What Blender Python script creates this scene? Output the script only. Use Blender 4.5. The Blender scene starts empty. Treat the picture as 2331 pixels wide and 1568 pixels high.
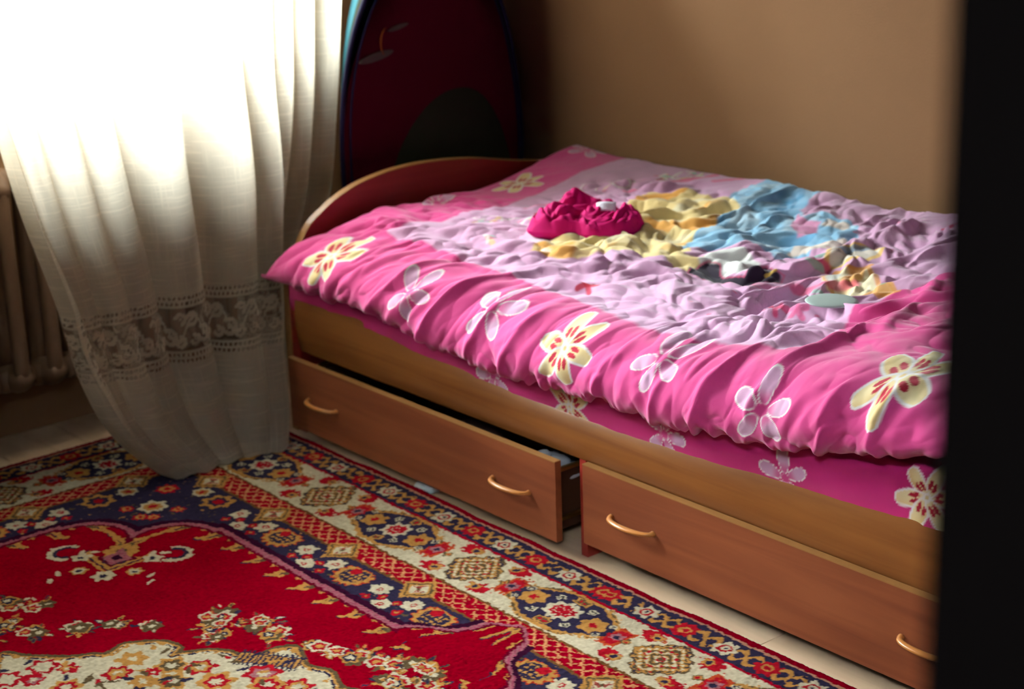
import bpy, bmesh, math
import numpy as np
from mathutils import Vector, Matrix

# ------------------------------------------------------------------ camera, world, light, exposure
SC = bpy.context.scene
COL = SC.collection
CAM_P = Vector((3.32, -2.05, 1.41))
def make_camera():
    cam = bpy.data.cameras.new('camera'); o = bpy.data.objects.new('camera', cam); COL.objects.link(o)
    pi, ya, ro = math.radians(17.43328), math.radians(140.71479), math.radians(-2.03564)
    F = Vector((math.cos(ya)*math.cos(pi), math.sin(ya)*math.cos(pi), -math.sin(pi)))
    r = F.cross(Vector((0, 0, 1))).normalized(); u = r.cross(F)
    c, s = math.cos(ro), math.sin(ro)
    r2 = c*r + s*u; u2 = -s*r + c*u
    o.matrix_world = Matrix(((r2.x, u2.x, -F.x, CAM_P.x), (r2.y, u2.y, -F.y, CAM_P.y), (r2.z, u2.z, -F.z, CAM_P.z), (0, 0, 0, 1)))
    cam.sensor_width = 36.0; cam.lens = 3900.0/2331.0*36.0
    cam.clip_start = 0.02; cam.clip_end = 100
    cam.dof.use_dof = True; cam.dof.focus_distance = 2.8; cam.dof.aperture_fstop = 4.2
    SC.camera = o
make_camera()
w = bpy.data.worlds.new('sky'); SC.world = w; w.use_nodes = True
bgn = w.node_tree.nodes['Background']
bgn.inputs[0].default_value = (0.86, 0.95, 1.0, 1)
# overcast sky: three times as bright overhead as at the horizon, dull ground below
wt = w.node_tree; tcw = wt.nodes.new('ShaderNodeTexCoord'); sxw = wt.nodes.new('ShaderNodeSeparateXYZ'); crw = wt.nodes.new('ShaderNodeMapRange')
wt.links.new(tcw.outputs['Generated'], sxw.inputs[0]); wt.links.new(sxw.outputs['Z'], crw.inputs['Value'])
SKY = 76.0
crw.inputs['From Min'].default_value = 0.0; crw.inputs['From Max'].default_value = 1.0
crw.inputs['To Min'].default_value = SKY; crw.inputs['To Max'].default_value = SKY*3
mgw = wt.nodes.new('ShaderNodeMath'); mgw.operation = 'GREATER_THAN'; mgw.inputs[1].default_value = -0.02
wt.links.new(sxw.outputs['Z'], mgw.inputs[0])
mr2 = wt.nodes.new('ShaderNodeMapRange'); mr2.inputs['To Min'].default_value = .3; wt.links.new(mgw.outputs[0], mr2.inputs['Value'])
mlw = wt.nodes.new('ShaderNodeMath'); mlw.operation = 'MULTIPLY'; wt.links.new(crw.outputs[0], mlw.inputs[0]); wt.links.new(mr2.outputs[0], mlw.inputs[1])
wt.links.new(mlw.outputs[0], bgn.inputs[1])
SC.view_settings.view_transform = 'Standard'; SC.view_settings.look = 'None'
SC.view_settings.gamma = 1.0; SC.view_settings.use_curve_mapping = False
SC.view_settings.exposure = 0.0
SC.cycles.use_denoising = True
SC.cycles.max_bounces = 10; SC.cycles.transparent_max_bounces = 24
SC.cycles.diffuse_bounces = 1; SC.cycles.sample_clamp_indirect = 8
WY0, WY1, WZ0, WZ1 = -1.55, 0.36, 0.85, 1.84       # window opening in the left wall
WX = -0.47                                          # inner face of the left wall
pl = bpy.data.lights.new('window_portal', 'AREA'); pl.shape = 'RECTANGLE'
pl.size = WZ1-WZ0; pl.size_y = WY1-WY0
pl.cycles.is_portal = True
po = bpy.data.objects.new('window_portal', pl); COL.objects.link(po)
po.location = (WX-0.24, (WY0+WY1)/2, (WZ0+WZ1)/2); po.rotation_euler = (0, -math.pi/2, 0)

# ------------------------------------------------------------------ helpers
def s2l(c):
    c = np.asarray(c, dtype=float)/255.0
    return np.where(c <= 0.04045, c/12.92, ((c+0.055)/1.055)**2.4)
def C4(c): return tuple(float(v) for v in s2l(c)) + (1.0,)
def tag(o, label=None, cat=None, group=None, kind=None):
    if label: o['label'] = label
    if cat: o['category'] = cat
    if group: o['group'] = group
    if kind: o['kind'] = kind
    return o
def empty(name, loc, label, cat, group=None):
    o = bpy.data.objects.new(name, None); o.empty_display_size = .05
    COL.objects.link(o); o.location = loc
    return tag(o, label, cat, group)
def link(name, me, mat, parent=None, smooth=False):
    o = bpy.data.objects.new(name, me); COL.objects.link(o)
    if mat and not me.materials: me.materials.append(mat)
    if smooth: me.shade_smooth()
    if parent:
        o.parent = parent
        if parent.type == 'EMPTY' or parent.matrix_world is not None:
            o.location = -world_loc(parent)
    return o
def world_loc(o):
    v = Vector(o.location)
    if o.parent: v = v + world_loc(o.parent)
    return v
def bm_mesh(name, bm):
    me = bpy.data.meshes.new(name); bm.normal_update(); bm.to_mesh(me); bm.free(); return me
def add_box(bm, a, b, bevel=0.0, seg=2):
    a = Vector(a); b = Vector(b)
    t = bmesh.new()
    m = Matrix.Translation((a+b)/2) @ Matrix.Diagonal((abs(b.x-a.x), abs(b.y-a.y), abs(b.z-a.z), 1))
    bmesh.ops.create_cube(t, size=1.0, matrix=m)
    if bevel > 0:
        bmesh.ops.bevel(t, geom=list(t.edges), offset=bevel, segments=seg, profile=0.5, affect='EDGES')
    tm = bpy.data.meshes.new('t'); t.to_mesh(tm); t.free(); bm.from_mesh(tm); bpy.data.meshes.remove(tm)
def box(name, a, b, mat, parent=None, bevel=0.0, seg=2):
    bm = bmesh.new(); add_box(bm, a, b, bevel, seg)
    return link(name, bm_mesh(name, bm), mat, parent)
def add_tube(bm, pts, rad, n=12, closed=False):
    pts = [Vector(p) for p in pts]; N = len(pts)
    rads = rad if hasattr(rad, '__len__') else [rad]*N
    rings = []; prev = None
    for i, p in enumerate(pts):
        if closed: d = (pts[(i+1) % N]-pts[i-1]).normalized()
        else: d = (pts[min(i+1, N-1)]-pts[max(i-1, 0)]).normalized()
        if prev is None:
            up = Vector((0, 0, 1)) if abs(d.z) < .9 else Vector((1, 0, 0))
            u = d.cross(up).normalized()
        else:
            u = (prev-d*prev.dot(d)).normalized()
        prev = u; v = d.cross(u)
        r = rads[i]
        rr = r if hasattr(r, '__len__') else (r, r)
        rings.append([bm.verts.new(p+u*math.cos(2*math.pi*k/n)*rr[0]+v*math.sin(2*math.pi*k/n)*rr[1]) for k in range(n)])
    M = N if closed else N-1
    for i in range(M):
        A, B = rings[i], rings[(i+1) % N]
        for k in range(n): bm.faces.new((A[k], A[(k+1) % n], B[(k+1) % n], B[k]))
    if not closed:
        bm.faces.new(list(reversed(rings[0]))); bm.faces.new(rings[-1])
def grid_mesh(name, V, smooth=True, flip=False, col=None, uv=None, attrs=None):
    """V: (n, m, 3) array -> quad grid mesh, optional per-vertex linear colours"""
    n, m = V.shape[:2]
    me = bpy.data.meshes.new(name)
    idx = np.arange(n*m).reshape(n, m)
    q = np.stack([idx[:-1, :-1], idx[1:, :-1], idx[1:, 1:], idx[:-1, 1:]], -1).reshape(-1, 4)
    if flip: q = q[:, ::-1]
    me.vertices.add(n*m); me.vertices.foreach_set('co', V.reshape(-1).astype(np.float32))
    me.loops.add(q.size); me.loops.foreach_set('vertex_index', q.reshape(-1).astype(np.int32))
    me.polygons.add(len(q)); me.polygons.foreach_set('loop_start', np.arange(0, q.size, 4, dtype=np.int32))
    me.update(calc_edges=True)
    if smooth: me.shade_smooth()
    if col is not None:
        a = me.color_attributes.new('print', 'FLOAT_COLOR', 'POINT')
        c4 = np.ones((n*m, 4), dtype=np.float32); c4[:, :3] = col.reshape(-1, 3)
        a.data.foreach_set('color', c4.reshape(-1))
    if uv is not None:
        l = me.uv_layers.new(name='UVMap')
        l.data.foreach_set('uv', uv.reshape(-1, 2)[q.reshape(-1)].astype(np.float32).reshape(-1))
    for k, v in (attrs or {}).items():
        a = me.attributes.new(k, 'FLOAT', 'POINT'); a.data.foreach_set('value', v.reshape(-1).astype(np.float32))
    return me

# ------------------------------------------------------------------ materials
def new_mat(name):
    m = bpy.data.materials.new(name); m.use_nodes = True
    nt = m.node_tree; b = nt.nodes['Principled BSDF']
    return m, nt, b
def N(nt, t, **kw):
    n = nt.nodes.new(t)
    for k, v in kw.items():
        if k in n.inputs: n.inputs[k].default_value = v
        else: setattr(n, k, v)
    return n
def plain(name, col, rough=.6, spec=.3, bump=0.0, bscale=40, var=0.06, metal=0.0):
    m, nt, b = new_mat(name)
    tc = N(nt, 'ShaderNodeTexCoord'); nz = N(nt, 'ShaderNodeTexNoise'); nz.inputs['Scale'].default_value = bscale
    nz.inputs['Detail'].default_value = 4
    nt.links.new(tc.outputs['Object'], nz.inputs['Vector'])
    hs = N(nt, 'ShaderNodeHueSaturation'); hs.inputs['Color'].default_value = C4(col)
    mr = N(nt, 'ShaderNodeMapRange'); mr.inputs['To Min'].default_value = 1-var*2; mr.inputs['To Max'].default_value = 1+var*2
    nt.links.new(nz.outputs['Fac'], mr.inputs['Value']); nt.links.new(mr.outputs[0], hs.inputs['Value'])
    nt.links.new(hs.outputs[0], b.inputs['Base Color'])
    b.inputs['Roughness'].default_value = rough; b.inputs['Specular IOR Level'].default_value = spec
    b.inputs['Metallic'].default_value = metal
    if bump:
        bp = N(nt, 'ShaderNodeBump'); bp.inputs['Strength'].default_value = bump; bp.inputs['Distance'].default_value = .003
        nt.links.new(nz.outputs['Fac'], bp.inputs['Height']); nt.links.new(bp.outputs[0], b.inputs['Normal'])
    return m
def wood(name, c1, c2, axis='X', rough=.42, spec=.4, scale=1.0, stretch=28):
    m, nt, b = new_mat(name)
    tc = N(nt, 'ShaderNodeTexCoord'); mp = N(nt, 'ShaderNodeMapping')
    sc = [stretch*scale]*3; sc['XYZ'.index(axis)] = 1.6*scale
    mp.inputs['Scale'].default_value = sc
    nt.links.new(tc.outputs['Object'], mp.inputs['Vector'])
    nz = N(nt, 'ShaderNodeTexNoise'); nz.inputs['Scale'].default_value = 1.0; nz.inputs['Detail'].default_value = 6
    nz.inputs['Distortion'].default_value = .6
    nt.links.new(mp.outputs[0], nz.inputs['Vector'])
    mp2 = N(nt, 'ShaderNodeMapping'); s2 = [9*scale]*3; s2['XYZ'.index(axis)] = 2.2*scale; mp2.inputs['Scale'].default_value = s2
    nt.links.new(tc.outputs['Object'], mp2.inputs['Vector'])
    n2 = N(nt, 'ShaderNodeTexNoise'); n2.inputs['Scale'].default_value = 1.0; n2.inputs['Detail'].default_value = 3
    nt.links.new(mp2.outputs[0], n2.inputs['Vector'])
    ad = N(nt, 'ShaderNodeMath', operation='ADD'); nt.links.new(nz.outputs['Fac'], ad.inputs[0])
    ml = N(nt, 'ShaderNodeMath', operation='MULTIPLY'); ml.inputs[1].default_value = .7
    nt.links.new(n2.outputs['Fac'], ml.inputs[0]); nt.links.new(ml.outputs[0], ad.inputs[1])
    cr = N(nt, 'ShaderNodeValToRGB'); cr.color_ramp.elements[0].position = .55; cr.color_ramp.elements[1].position = 1.1
    cr.color_ramp.elements[0].color = C4(c1); cr.color_ramp.elements[1].color = C4(c2)
    nt.links.new(ad.outputs[0], cr.inputs[0]); nt.links.new(cr.outputs[0], b.inputs['Base Color'])
    b.inputs['Roughness'].default_value = rough; b.inputs['Specular IOR Level'].default_value = spec
    return m
def cloth_print(name, rough=.85, sheen=.25, weave=900, bump=.15, sss=0.0):
    m, nt, b = new_mat(name)
    at = N(nt, 'ShaderNodeAttribute'); at.attribute_name = 'print'
    nt.links.new(at.outputs['Color'], b.inputs['Base Color'])
    b.inputs['Roughness'].default_value = rough; b.inputs['Specular IOR Level'].default_value = .15
    b.inputs['Sheen Weight'].default_value = sheen; b.inputs['Sheen Roughness'].default_value = .5
    tc = N(nt, 'ShaderNodeTexCoord'); nz = N(nt, 'ShaderNodeTexNoise'); nz.inputs['Scale'].default_value = weave
    nt.links.new(tc.outputs['Object'], nz.inputs['Vector'])
    bp = N(nt, 'ShaderNodeBump'); bp.inputs['Strength'].default_value = bump; bp.inputs['Distance'].default_value = .001
    nt.links.new(nz.outputs['Fac'], bp.inputs['Height']); nt.links.new(bp.outputs[0], b.inputs['Normal'])
    return m
M_wall = plain('wall_paint', (146, 108, 78), .9, .1, .25, 260, .02)
M_dim = plain('low_bounce_wall', (48, 36, 28), .9, .1, .25, 260, .02)  # unseen walls, coloured dark to cut the bounce light
M_ceil = plain('ceiling_paint', (96, 88, 78), .9, .1, .1, 200, .01)  # unseen ceiling, darkened to cut the bounce light
M_dark = plain('jamb_shade_black', (5, 4, 4), 1, .0, 0, 30, .05)  # shade on the jamb put into a near-black colour; also the floor base
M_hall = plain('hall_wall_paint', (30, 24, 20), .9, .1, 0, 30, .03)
M_bedwood = wood('bed_wood', (122, 60, 36), (158, 86, 52), 'X')
M_rail = wood('rail_wood', (122, 66, 26), (160, 98, 46), 'X')
M_head = wood('headboard_wood_bounce_red', (158, 44, 38), (182, 60, 48), 'Y')  # reddish wood with the duvet's pink bounce light put into its colour
M_edge = plain('edge_band', (170, 118, 66), .45, .5, 0, 60, .05)
M_handle = plain('handle_wood_plastic', (214, 138, 70), .3, .6, 0, 40, .05)
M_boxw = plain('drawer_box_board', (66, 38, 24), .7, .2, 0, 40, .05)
M_plank = wood('laminate', (186, 150, 118), (216, 184, 152), 'X', .5, .4, 1.0, 18)
M_white = plain('white_paint', (232, 232, 226), .4, .4, 0, 40, .02)
M_rad = plain('radiator_enamel', (140, 108, 84), .45, .4, .1, 60, .04)
M_brass = plain('brass_slide', (150, 112, 56), .35, .5, 0, 40, .05, .9)
# ------------------------------------------------------------------ numeric helpers for cloth and prints
RNG = np.random.default_rng(7)
def fnoise(shape, scale, seed=0, octaves=1):
    """smooth value noise on a grid, 'scale' = cell size in samples"""
    r = np.random.default_rng(seed); out = np.zeros(shape); amp = 1.0; tot = 0
    for o in range(octaves):
        s = max(scale/(2**o), 1.0)
        g = r.standard_normal((int(shape[0]/s)+4, int(shape[1]/s)+4))
        u, v = np.meshgrid(np.arange(shape[0])/s, np.arange(shape[1])/s, indexing='ij')
        i = u.astype(int); j = v.astype(int); a = u-i; b = v-j
        a = a*a*(3-2*a); b = b*b*(3-2*b)
        out += amp*(g[i, j]*(1-a)*(1-b)+g[i+1, j]*a*(1-b)+g[i, j+1]*(1-a)*b+g[i+1, j+1]*a*b)
        tot += amp*amp; amp *= .5
    return out/math.sqrt(tot)
def lic(noise, th, L, step=2.0):
    n, m = noise.shape
    I, J = np.meshgrid(np.arange(n, dtype=float), np.arange(m, dtype=float), indexing='ij')
    acc = noise.copy()
    for sg in (1, -1):
        u, v = I.copy(), J.copy()
        for k in range(int(L/step)):
            t = bil(th, u, v)
            u = u+sg*step*np.cos(t); v = v+sg*step*np.sin(t)
            acc += bil(noise, u, v)
    acc -= acc.mean(); return acc/acc.std()
def smooth(e0, e1, x):
    t = np.clip((x-e0)/(e1-e0), 0, 1); return t*t*(3-2*t)
def inpoly(P, Q, poly):
    poly = np.asarray(poly, float); res = np.zeros(P.shape, bool)
    x0, y0 = poly[:, 0], poly[:, 1]; x1, y1 = np.roll(x0, -1), np.roll(y0, -1)
    for a, b, c, d in zip(x0, y0, x1, y1):
        if b == d: continue
        cond = ((b > Q) != (d > Q)) & (P < (c-a)*(Q-b)/(d-b)+a)
        res ^= cond
    return res
def mixc(col, mask, c):
    mk = np.clip(mask, 0, 1)[..., None]
    col[:] = col*(1-mk)+np.asarray(c, float)*mk
def sub(P, Q, cx, cy, r):
    """slice of regular grids around a point"""
    gx = P[:, 0]; gy = Q[0, :]
    i0, i1 = np.searchsorted(gx, (cx-r, cx+r)); j0, j1 = np.searchsorted(gy, (cy-r, cy+r))
    return slice(i0, i1), slice(j0, j1)
def gblur(a,k):
    for ax in (0,1):
        p=np.pad(a,[(k,k) if i==ax else (0,0) for i in range(2)],mode='edge')
        c=np.cumsum(p,axis=ax)
        z=np.zeros_like(np.take(c,[0],axis=ax))
        c=np.concatenate([z,c],axis=ax)
        n=a.shape[ax]
        a=(np.take(c,range(2*k+1,2*k+1+n),axis=ax)-np.take(c,range(0,n),axis=ax))/(2*k+1)
    return a
def bil(g,u,v):
    n,m=g.shape
    u=np.clip(u,0,n-1.001);v=np.clip(v,0,m-1.001)
    i=u.astype(int);j=v.astype(int);a=u-i;b=v-j
    return g[i,j]*(1-a)*(1-b)+g[i+1,j]*a*(1-b)+g[i,j+1]*(1-a)*b+g[i+1,j+1]*a*b
ZX=[.03,.2,.5,.8,1.1,1.3,1.5,1.7,1.93]
ZY=[.05,.2,.4,.6,.75,.86]
ZT=np.array([[.480,.523,.513,.522,.565,.585],[.485,.51,.505,.53,.56,.565],[.49,.505,.51,.525,.552,.568],
[.49,.505,.51,.525,.556,.576],[.485,.50,.505,.52,.545,.562],[.485,.495,.495,.52,.56,.59],
[.515,.53,.545,.575,.61,.62],[.555,.585,.60,.62,.64,.64],[.53,.55,.57,.58,.59,.59]])
def _grid():
    X=np.linspace(.03,1.93,191);Y=np.linspace(.05,.86,82)
    a=np.stack([np.interp(X,ZX,ZT[:,j]) for j in range(6)],1)
    b=np.stack([np.interp(Y,ZY,a[i]) for i in range(191)],0)
    for _ in range(3): b=gblur(b,4)
    return b
ZG=_grid()
def ztop(x,y): return bil(ZG,(x-.03)*100,(y-.05)*100)
HX=[.03,.06,.3,.44,.64,.85,1.05,1.28,1.49,1.68,1.88,1.93]
HZ=[.372,.372,.384,.374,.352,.345,.356,.362,.374,.405,.455,.46]
LF=.215;TMAX=1.0
def duvet_base(x,t):
    x,t=np.broadcast_arrays(x,t)
    zh=np.interp(x,HX,HZ);z0=ztop(x,np.full_like(x,.07))
    a=np.clip(t/LF,0,1)
    P=[(-.035,zh+.006),(-.105,zh-.002),(-.085,z0),(.07,z0)]
    B=[(1-a)**3,3*a*(1-a)**2,3*a*a*(1-a),a**3]
    y=sum(p[0]*b for p,b in zip(P,B));z=sum(p[1]*b for p,b in zip(P,B))
    y2=.07+(t-LF);z2=ztop(x,y2)
    top=t>LF
    return x,np.where(top,y2,y),np.where(top,z2,z)
# ------------------------------------------------------------------ room shell
def struct(o): o['kind'] = 'structure'; return o
ZC = 2.55; YB = 0.92; YF = -2.75; XR = 3.0
# left wall (with the window) in one mesh around the opening
bm = bmesh.new()
add_box(bm, (WX-.28, YF-.1, 0), (WX, WY0, ZC)); add_box(bm, (WX-.28, WY1, 0), (WX, YB+.1, ZC))
add_box(bm, (WX-.28, WY0, 0), (WX, WY1, WZ0-.03)); add_box(bm, (WX-.28, WY0, WZ1), (WX, WY1, ZC))
struct(link('wall_left', bm_mesh('wall_left', bm), M_wall))
struct(box('wall_back', (WX, YB, 0), (XR, YB+.1, ZC), M_wall))
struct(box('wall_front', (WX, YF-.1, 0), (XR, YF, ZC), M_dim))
struct(box('ceiling', (WX-.3, YF-.1, ZC), (4.5, YB+.1, ZC+.1), M_ceil))
JY = -1.597
bm = bmesh.new()
add_box(bm, (XR, JY+.03, 0), (XR+.1, YB+.1, ZC)); add_box(bm, (XR, YF-.1, 0), (XR+.1, -2.5, ZC)); add_box(bm, (XR, -2.5, 2.07), (XR+.1, JY+.03, ZC))
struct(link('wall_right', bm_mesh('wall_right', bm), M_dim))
# door frame in front of the camera, its shade painted on as black
bm = bmesh.new()
add_box(bm, (XR-.012, JY, 0), (XR+.112, JY+.03, 2.07), .003); add_box(bm, (XR+.1, JY+.005, 0), (XR+.118, JY+.095, 2.14), .003)
add_box(bm, (XR-.012, -2.53, 0), (XR+.112, -2.5, 2.07), .003); add_box(bm, (XR-.012, -2.53, 2.04), (XR+.112, JY+.03, 2.07), .003)
door = struct(link('door_1', bm_mesh('door_1', bm), M_dark))
# hallway behind the camera
bm = bmesh.new()
add_box(bm, (4.4, -3.4, 0), (4.5, 0, ZC)); add_box(bm, (XR+.1, -3.4, 0), (4.5, -3.3, ZC)); add_box(bm, (XR+.1, -.1, 0), (4.5, 0, ZC))
add_box(bm, (XR, -3.4, 0), (XR+.1, YF-.1, ZC))
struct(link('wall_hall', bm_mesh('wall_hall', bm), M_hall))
# floor: laminate planks with real joints over a dark bed
fl = struct(box('floor', (WX-.02, -3.4, -.05), (4.5, YB+.05, -.004), M_dark))
r = np.random.default_rng(3)
PW = 0.19; y = YB; row = 0; mats = []
for k in range(4):
    f = 1+.05*(k-1.5)
    mats.append(wood('laminate_tone', tuple(np.array((186, 150, 118))*f), tuple(np.array((216, 184, 152))*f), 'X', .5, .4, 1.0, 18))
meshes = {}
while y > -3.3:
    y0 = y-PW
    # the row of joints seen beside the bed is the one around y = -0.03
    off = {4: 0.77, 5: 0.3}.get(row, float(r.uniform(0, 1.2)))
    x = WX-1.2+(off % 1.2)
    while x < 4.4:
        a = max(x, WX-.01); b = min(x+1.2, 4.4)
        if b-a > .03:
            key = round(b-a, 3)
            if key not in meshes:
                b2 = bmesh.new(); add_box(b2, (.0004, -PW+.0004, -.009), (b-a-.0004, -.0004, 0), .0008, 1)
                meshes[key] = bm_mesh('plank', b2)
            kk = int(r.integers(0, 4))
            o = bpy.data.objects.new('plank', meshes[key]); COL.objects.link(o); o.parent = fl
            o.location = (a, y, 0)
            if not meshes[key].materials: meshes[key].materials.append(mats[0])
            o.material_slots[0].link = 'OBJECT'; o.material_slots[0].material = mats[kk]
        x += 1.2
    y = y0; row += 1
# window
wn = bpy.data.objects.new('window_1', None); COL.objects.link(wn); wn.location = (WX-.2, -.75, WZ0); struct(wn)
fx0, fx1 = WX-.22, WX-.16
bm = bmesh.new()
for a, b in (((WY0, WZ0), (WY1, WZ0+.045)), ((WY0, WZ1-.07), (WY1, WZ1)), ((WY0, WZ0), (WY0+.07, WZ1)), ((WY1-.07, WZ0), (WY1, WZ1))):
    add_box(bm, (fx0, a[0], a[1]), (fx1, b[0], b[1]), .004)
link('window_frame', bm_mesh('window_frame', bm), M_white, wn)
mgl, nt, b = new_mat('window_glass')
nt.nodes.remove(b); gl = N(nt, 'ShaderNodeBsdfGlossy'); gl.inputs['Roughness'].default_value = .02
tr = N(nt, 'ShaderNodeBsdfTransparent'); tr.inputs[0].default_value = (.96, .98, .97, 1)
fr = N(nt, 'ShaderNodeFresnel'); fr.inputs[0].default_value = 1.45; mx = N(nt, 'ShaderNodeMixShader')
nt.links.new(fr.outputs[0], mx.inputs[0]); nt.links.new(tr.outputs[0], mx.inputs[1]); nt.links.new(gl.outputs[0], mx.inputs[2])
nt.links.new(mx.outputs[0], nt.nodes['Material Output'].inputs[0])
ym = (WY0+WY1)/2
for k, (a, b) in enumerate(((WY0+.07, ym), (ym, WY1-.07))):
    bm = bmesh.new(); z0, z1 = WZ0+.045, WZ1-.07
    for p, q in (((a, z0), (b, z0+.045)), ((a, z1-.06), (b, z1)), ((a, z0), (a+.055, z1)), ((b-.055, z0), (b, z1))):
        add_box(bm, (fx0+.005, p[0], p[1]), (fx1+.015, q[0], q[1]), .004)
    sash = link('sash', bm_mesh('sash', bm), M_white, wn)
    box('pane', (fx0+.02, a+.05, z0+.04), (fx0+.026, b-.05, z1-.055), mgl, sash)
sill = struct(box('trim_1', (fx1-.02, WY0-.04, WZ0-.034), (WX+.025, WY1+.05, WZ0), M_white, None, .006))
sill['label'] = 'white window sill board above the radiator'
# ------------------------------------------------------------------ bed frame
BX1 = 2.0; BD = 0.87
bed = empty('bed', (0, 0, 0), 'child bed of orange-brown wood veneer with a wavy front rail and two drawers', 'bed')
def wavy_panel(name, prof, x0, x1, mat, parent, steps=60, bev=.003):
    """panel in the y-z plane with a curved top, thickness x0..x1; prof: y -> z"""
    ys = np.linspace(prof[0][0], prof[0][-1], steps); zs = CI(ys, *prof)
    bm = bmesh.new(); A = []; B = []
    for yy, zz in zip(ys, zs):
        A.append((bm.verts.new((x0, yy, .0)), bm.verts.new((x0, yy, zz)))); B.append((bm.verts.new((x1, yy, 0)), bm.verts.new((x1, yy, zz))))
    for i in range(steps-1):
        bm.faces.new((A[i][0], A[i][1], A[i+1][1], A[i+1][0])); bm.faces.new((B[i][0], B[i+1][0], B[i+1][1], B[i][1]))
        bm.faces.new((A[i][1], B[i][1], B[i+1][1], A[i+1][1])); bm.faces.new((A[i][0], A[i+1][0], B[i+1][0], B[i][0]))
    bm.faces.new((A[0][0], B[0][0], B[0][1], A[0][1])); bm.faces.new((A[-1][0], A[-1][1], B[-1][1], B[-1][0]))
    bmesh.ops.recalc_face_normals(bm, faces=bm.faces)
    return link(name, bm_mesh(name, bm), mat, parent), ys, zs
def CI(x, X, Y):
    """smooth interpolation (piecewise cubic Hermite)"""
    X = np.asarray(X, float); Y = np.asarray(Y, float); d = np.gradient(Y, X)
    i = np.clip(np.searchsorted(X, x)-1, 0, len(X)-2); h = X[i+1]-X[i]; t = np.clip((x-X[i])/h, 0, 1)
    return (2*t**3-3*t**2+1)*Y[i]+(t**3-2*t**2+t)*h*d[i]+(-2*t**3+3*t**2)*Y[i+1]+(t**3-t**2)*h*d[i+1]
HP = ([0, .03, .06, .113, .191, .283, .388, .483, .566, .694, .8, .88], [.36, .425, .475, .518, .556, .577, .585, .581, .572, .547, .53, .52])
hb, ys, zs = wavy_panel('headboard', HP, -.026, -.004, M_head, bed); hb['label'] = 'reddish-brown curved end panel with pink bounce light in its colour'
bm = bmesh.new(); add_tube(bm, [(-.015, -.004, .002), (-.015, -.004, .2), (-.015, -.004, .34)]+[(-.015, float(a)-.003*(1-i/59), float(b)+.002) for i, (a, b) in enumerate(zip(ys, zs))], [(.013, .0035)]*63, 8)
# flat edge band that follows the outline
bm.free(); bm = bmesh.new()
path = [(-.0015, .0), (-.0015, .2), (-.0015, .34)]+[(float(a), float(b)) for a, b in zip(ys, zs)]
prev = None
for i, (yy, zz) in enumerate(path):
    p = path[max(i-1, 0)]; q = path[min(i+1, len(path)-1)]
    t = Vector((q[0]-p[0], q[1]-p[1])).normalized(); nn = Vector((-t.y, t.x))*.0022
    ring = [bm.verts.new((-.0275, yy, zz)), bm.verts.new((-.0265, yy+nn.x, zz+nn.y)), bm.verts.new((-.0035, yy+nn.x, zz+nn.y)), bm.verts.new((-.0025, yy, zz))]
    if prev:
        for k in range(3): bm.faces.new((prev[k], prev[k+1], ring[k+1], ring[k]))
    prev = ring
bmesh.ops.recalc_face_normals(bm, faces=bm.faces)
link('edge_band', bm_mesh('edge_band', bm), M_edge, hb)['label'] = 'golden edge band along the curved panel'
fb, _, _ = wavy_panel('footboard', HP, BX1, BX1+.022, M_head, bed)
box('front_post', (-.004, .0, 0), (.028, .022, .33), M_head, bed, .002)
# wavy, slightly bulging front rail
RX = [.028, .075, .183, .29, .37, .572, .76, .922, 1.109, 1.282, 1.442, 1.635, 1.81, 1.9, 2.0]
RZ = [.368, .371, .370, .358, .341, .318, .301, .292, .293, .299, .306, .323, .343, .352, .36]
n = 120; m = 22
xs = np.linspace(.028, BX1, n); zt = CI(xs, RX, RZ)
V = np.zeros((n, m+8, 3))
for j in range(m):
    f = j/(m-1); z = .204+(zt-.204)*f
    yy = .004-.0125*math.sin(math.pi*min(max((f*.96+.02), 0), 1))**.8
    V[:, j] = np.stack([xs, np.full(n, yy), z], 1)
for k, (dy, dz) in enumerate(((.006, .0015), (.012, .0005), (.018, -.002), (.02, -.006))):
    V[:, m+k] = np.stack([xs, np.full(n, dy), zt+dz], 1)
V[:, m+4] = np.stack([xs, np.full(n, .02), np.full(n, .3)], 1); V[:, m+4, 2] = np.minimum(.28, zt-.02)
V[:, m+5] = np.stack([xs, np.full(n, .02), np.full(n, .21)], 1)
V[:, m+6] = np.stack([xs, np.full(n, .02), np.full(n, .204)], 1)
V[:, m+7] = V[:, 0]
link('front_rail', grid_mesh('front_rail', V, flip=True), M_rail, bed)
box('back_rail', (0, BD-.02, .19), (BX1, BD, .36), M_bedwood, bed)
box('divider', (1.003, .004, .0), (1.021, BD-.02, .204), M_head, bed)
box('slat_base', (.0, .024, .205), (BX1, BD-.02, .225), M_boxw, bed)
box('back_panel', (.0, BD-.04, .0), (BX1, BD-.022, .2), M_boxw, bed)
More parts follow.
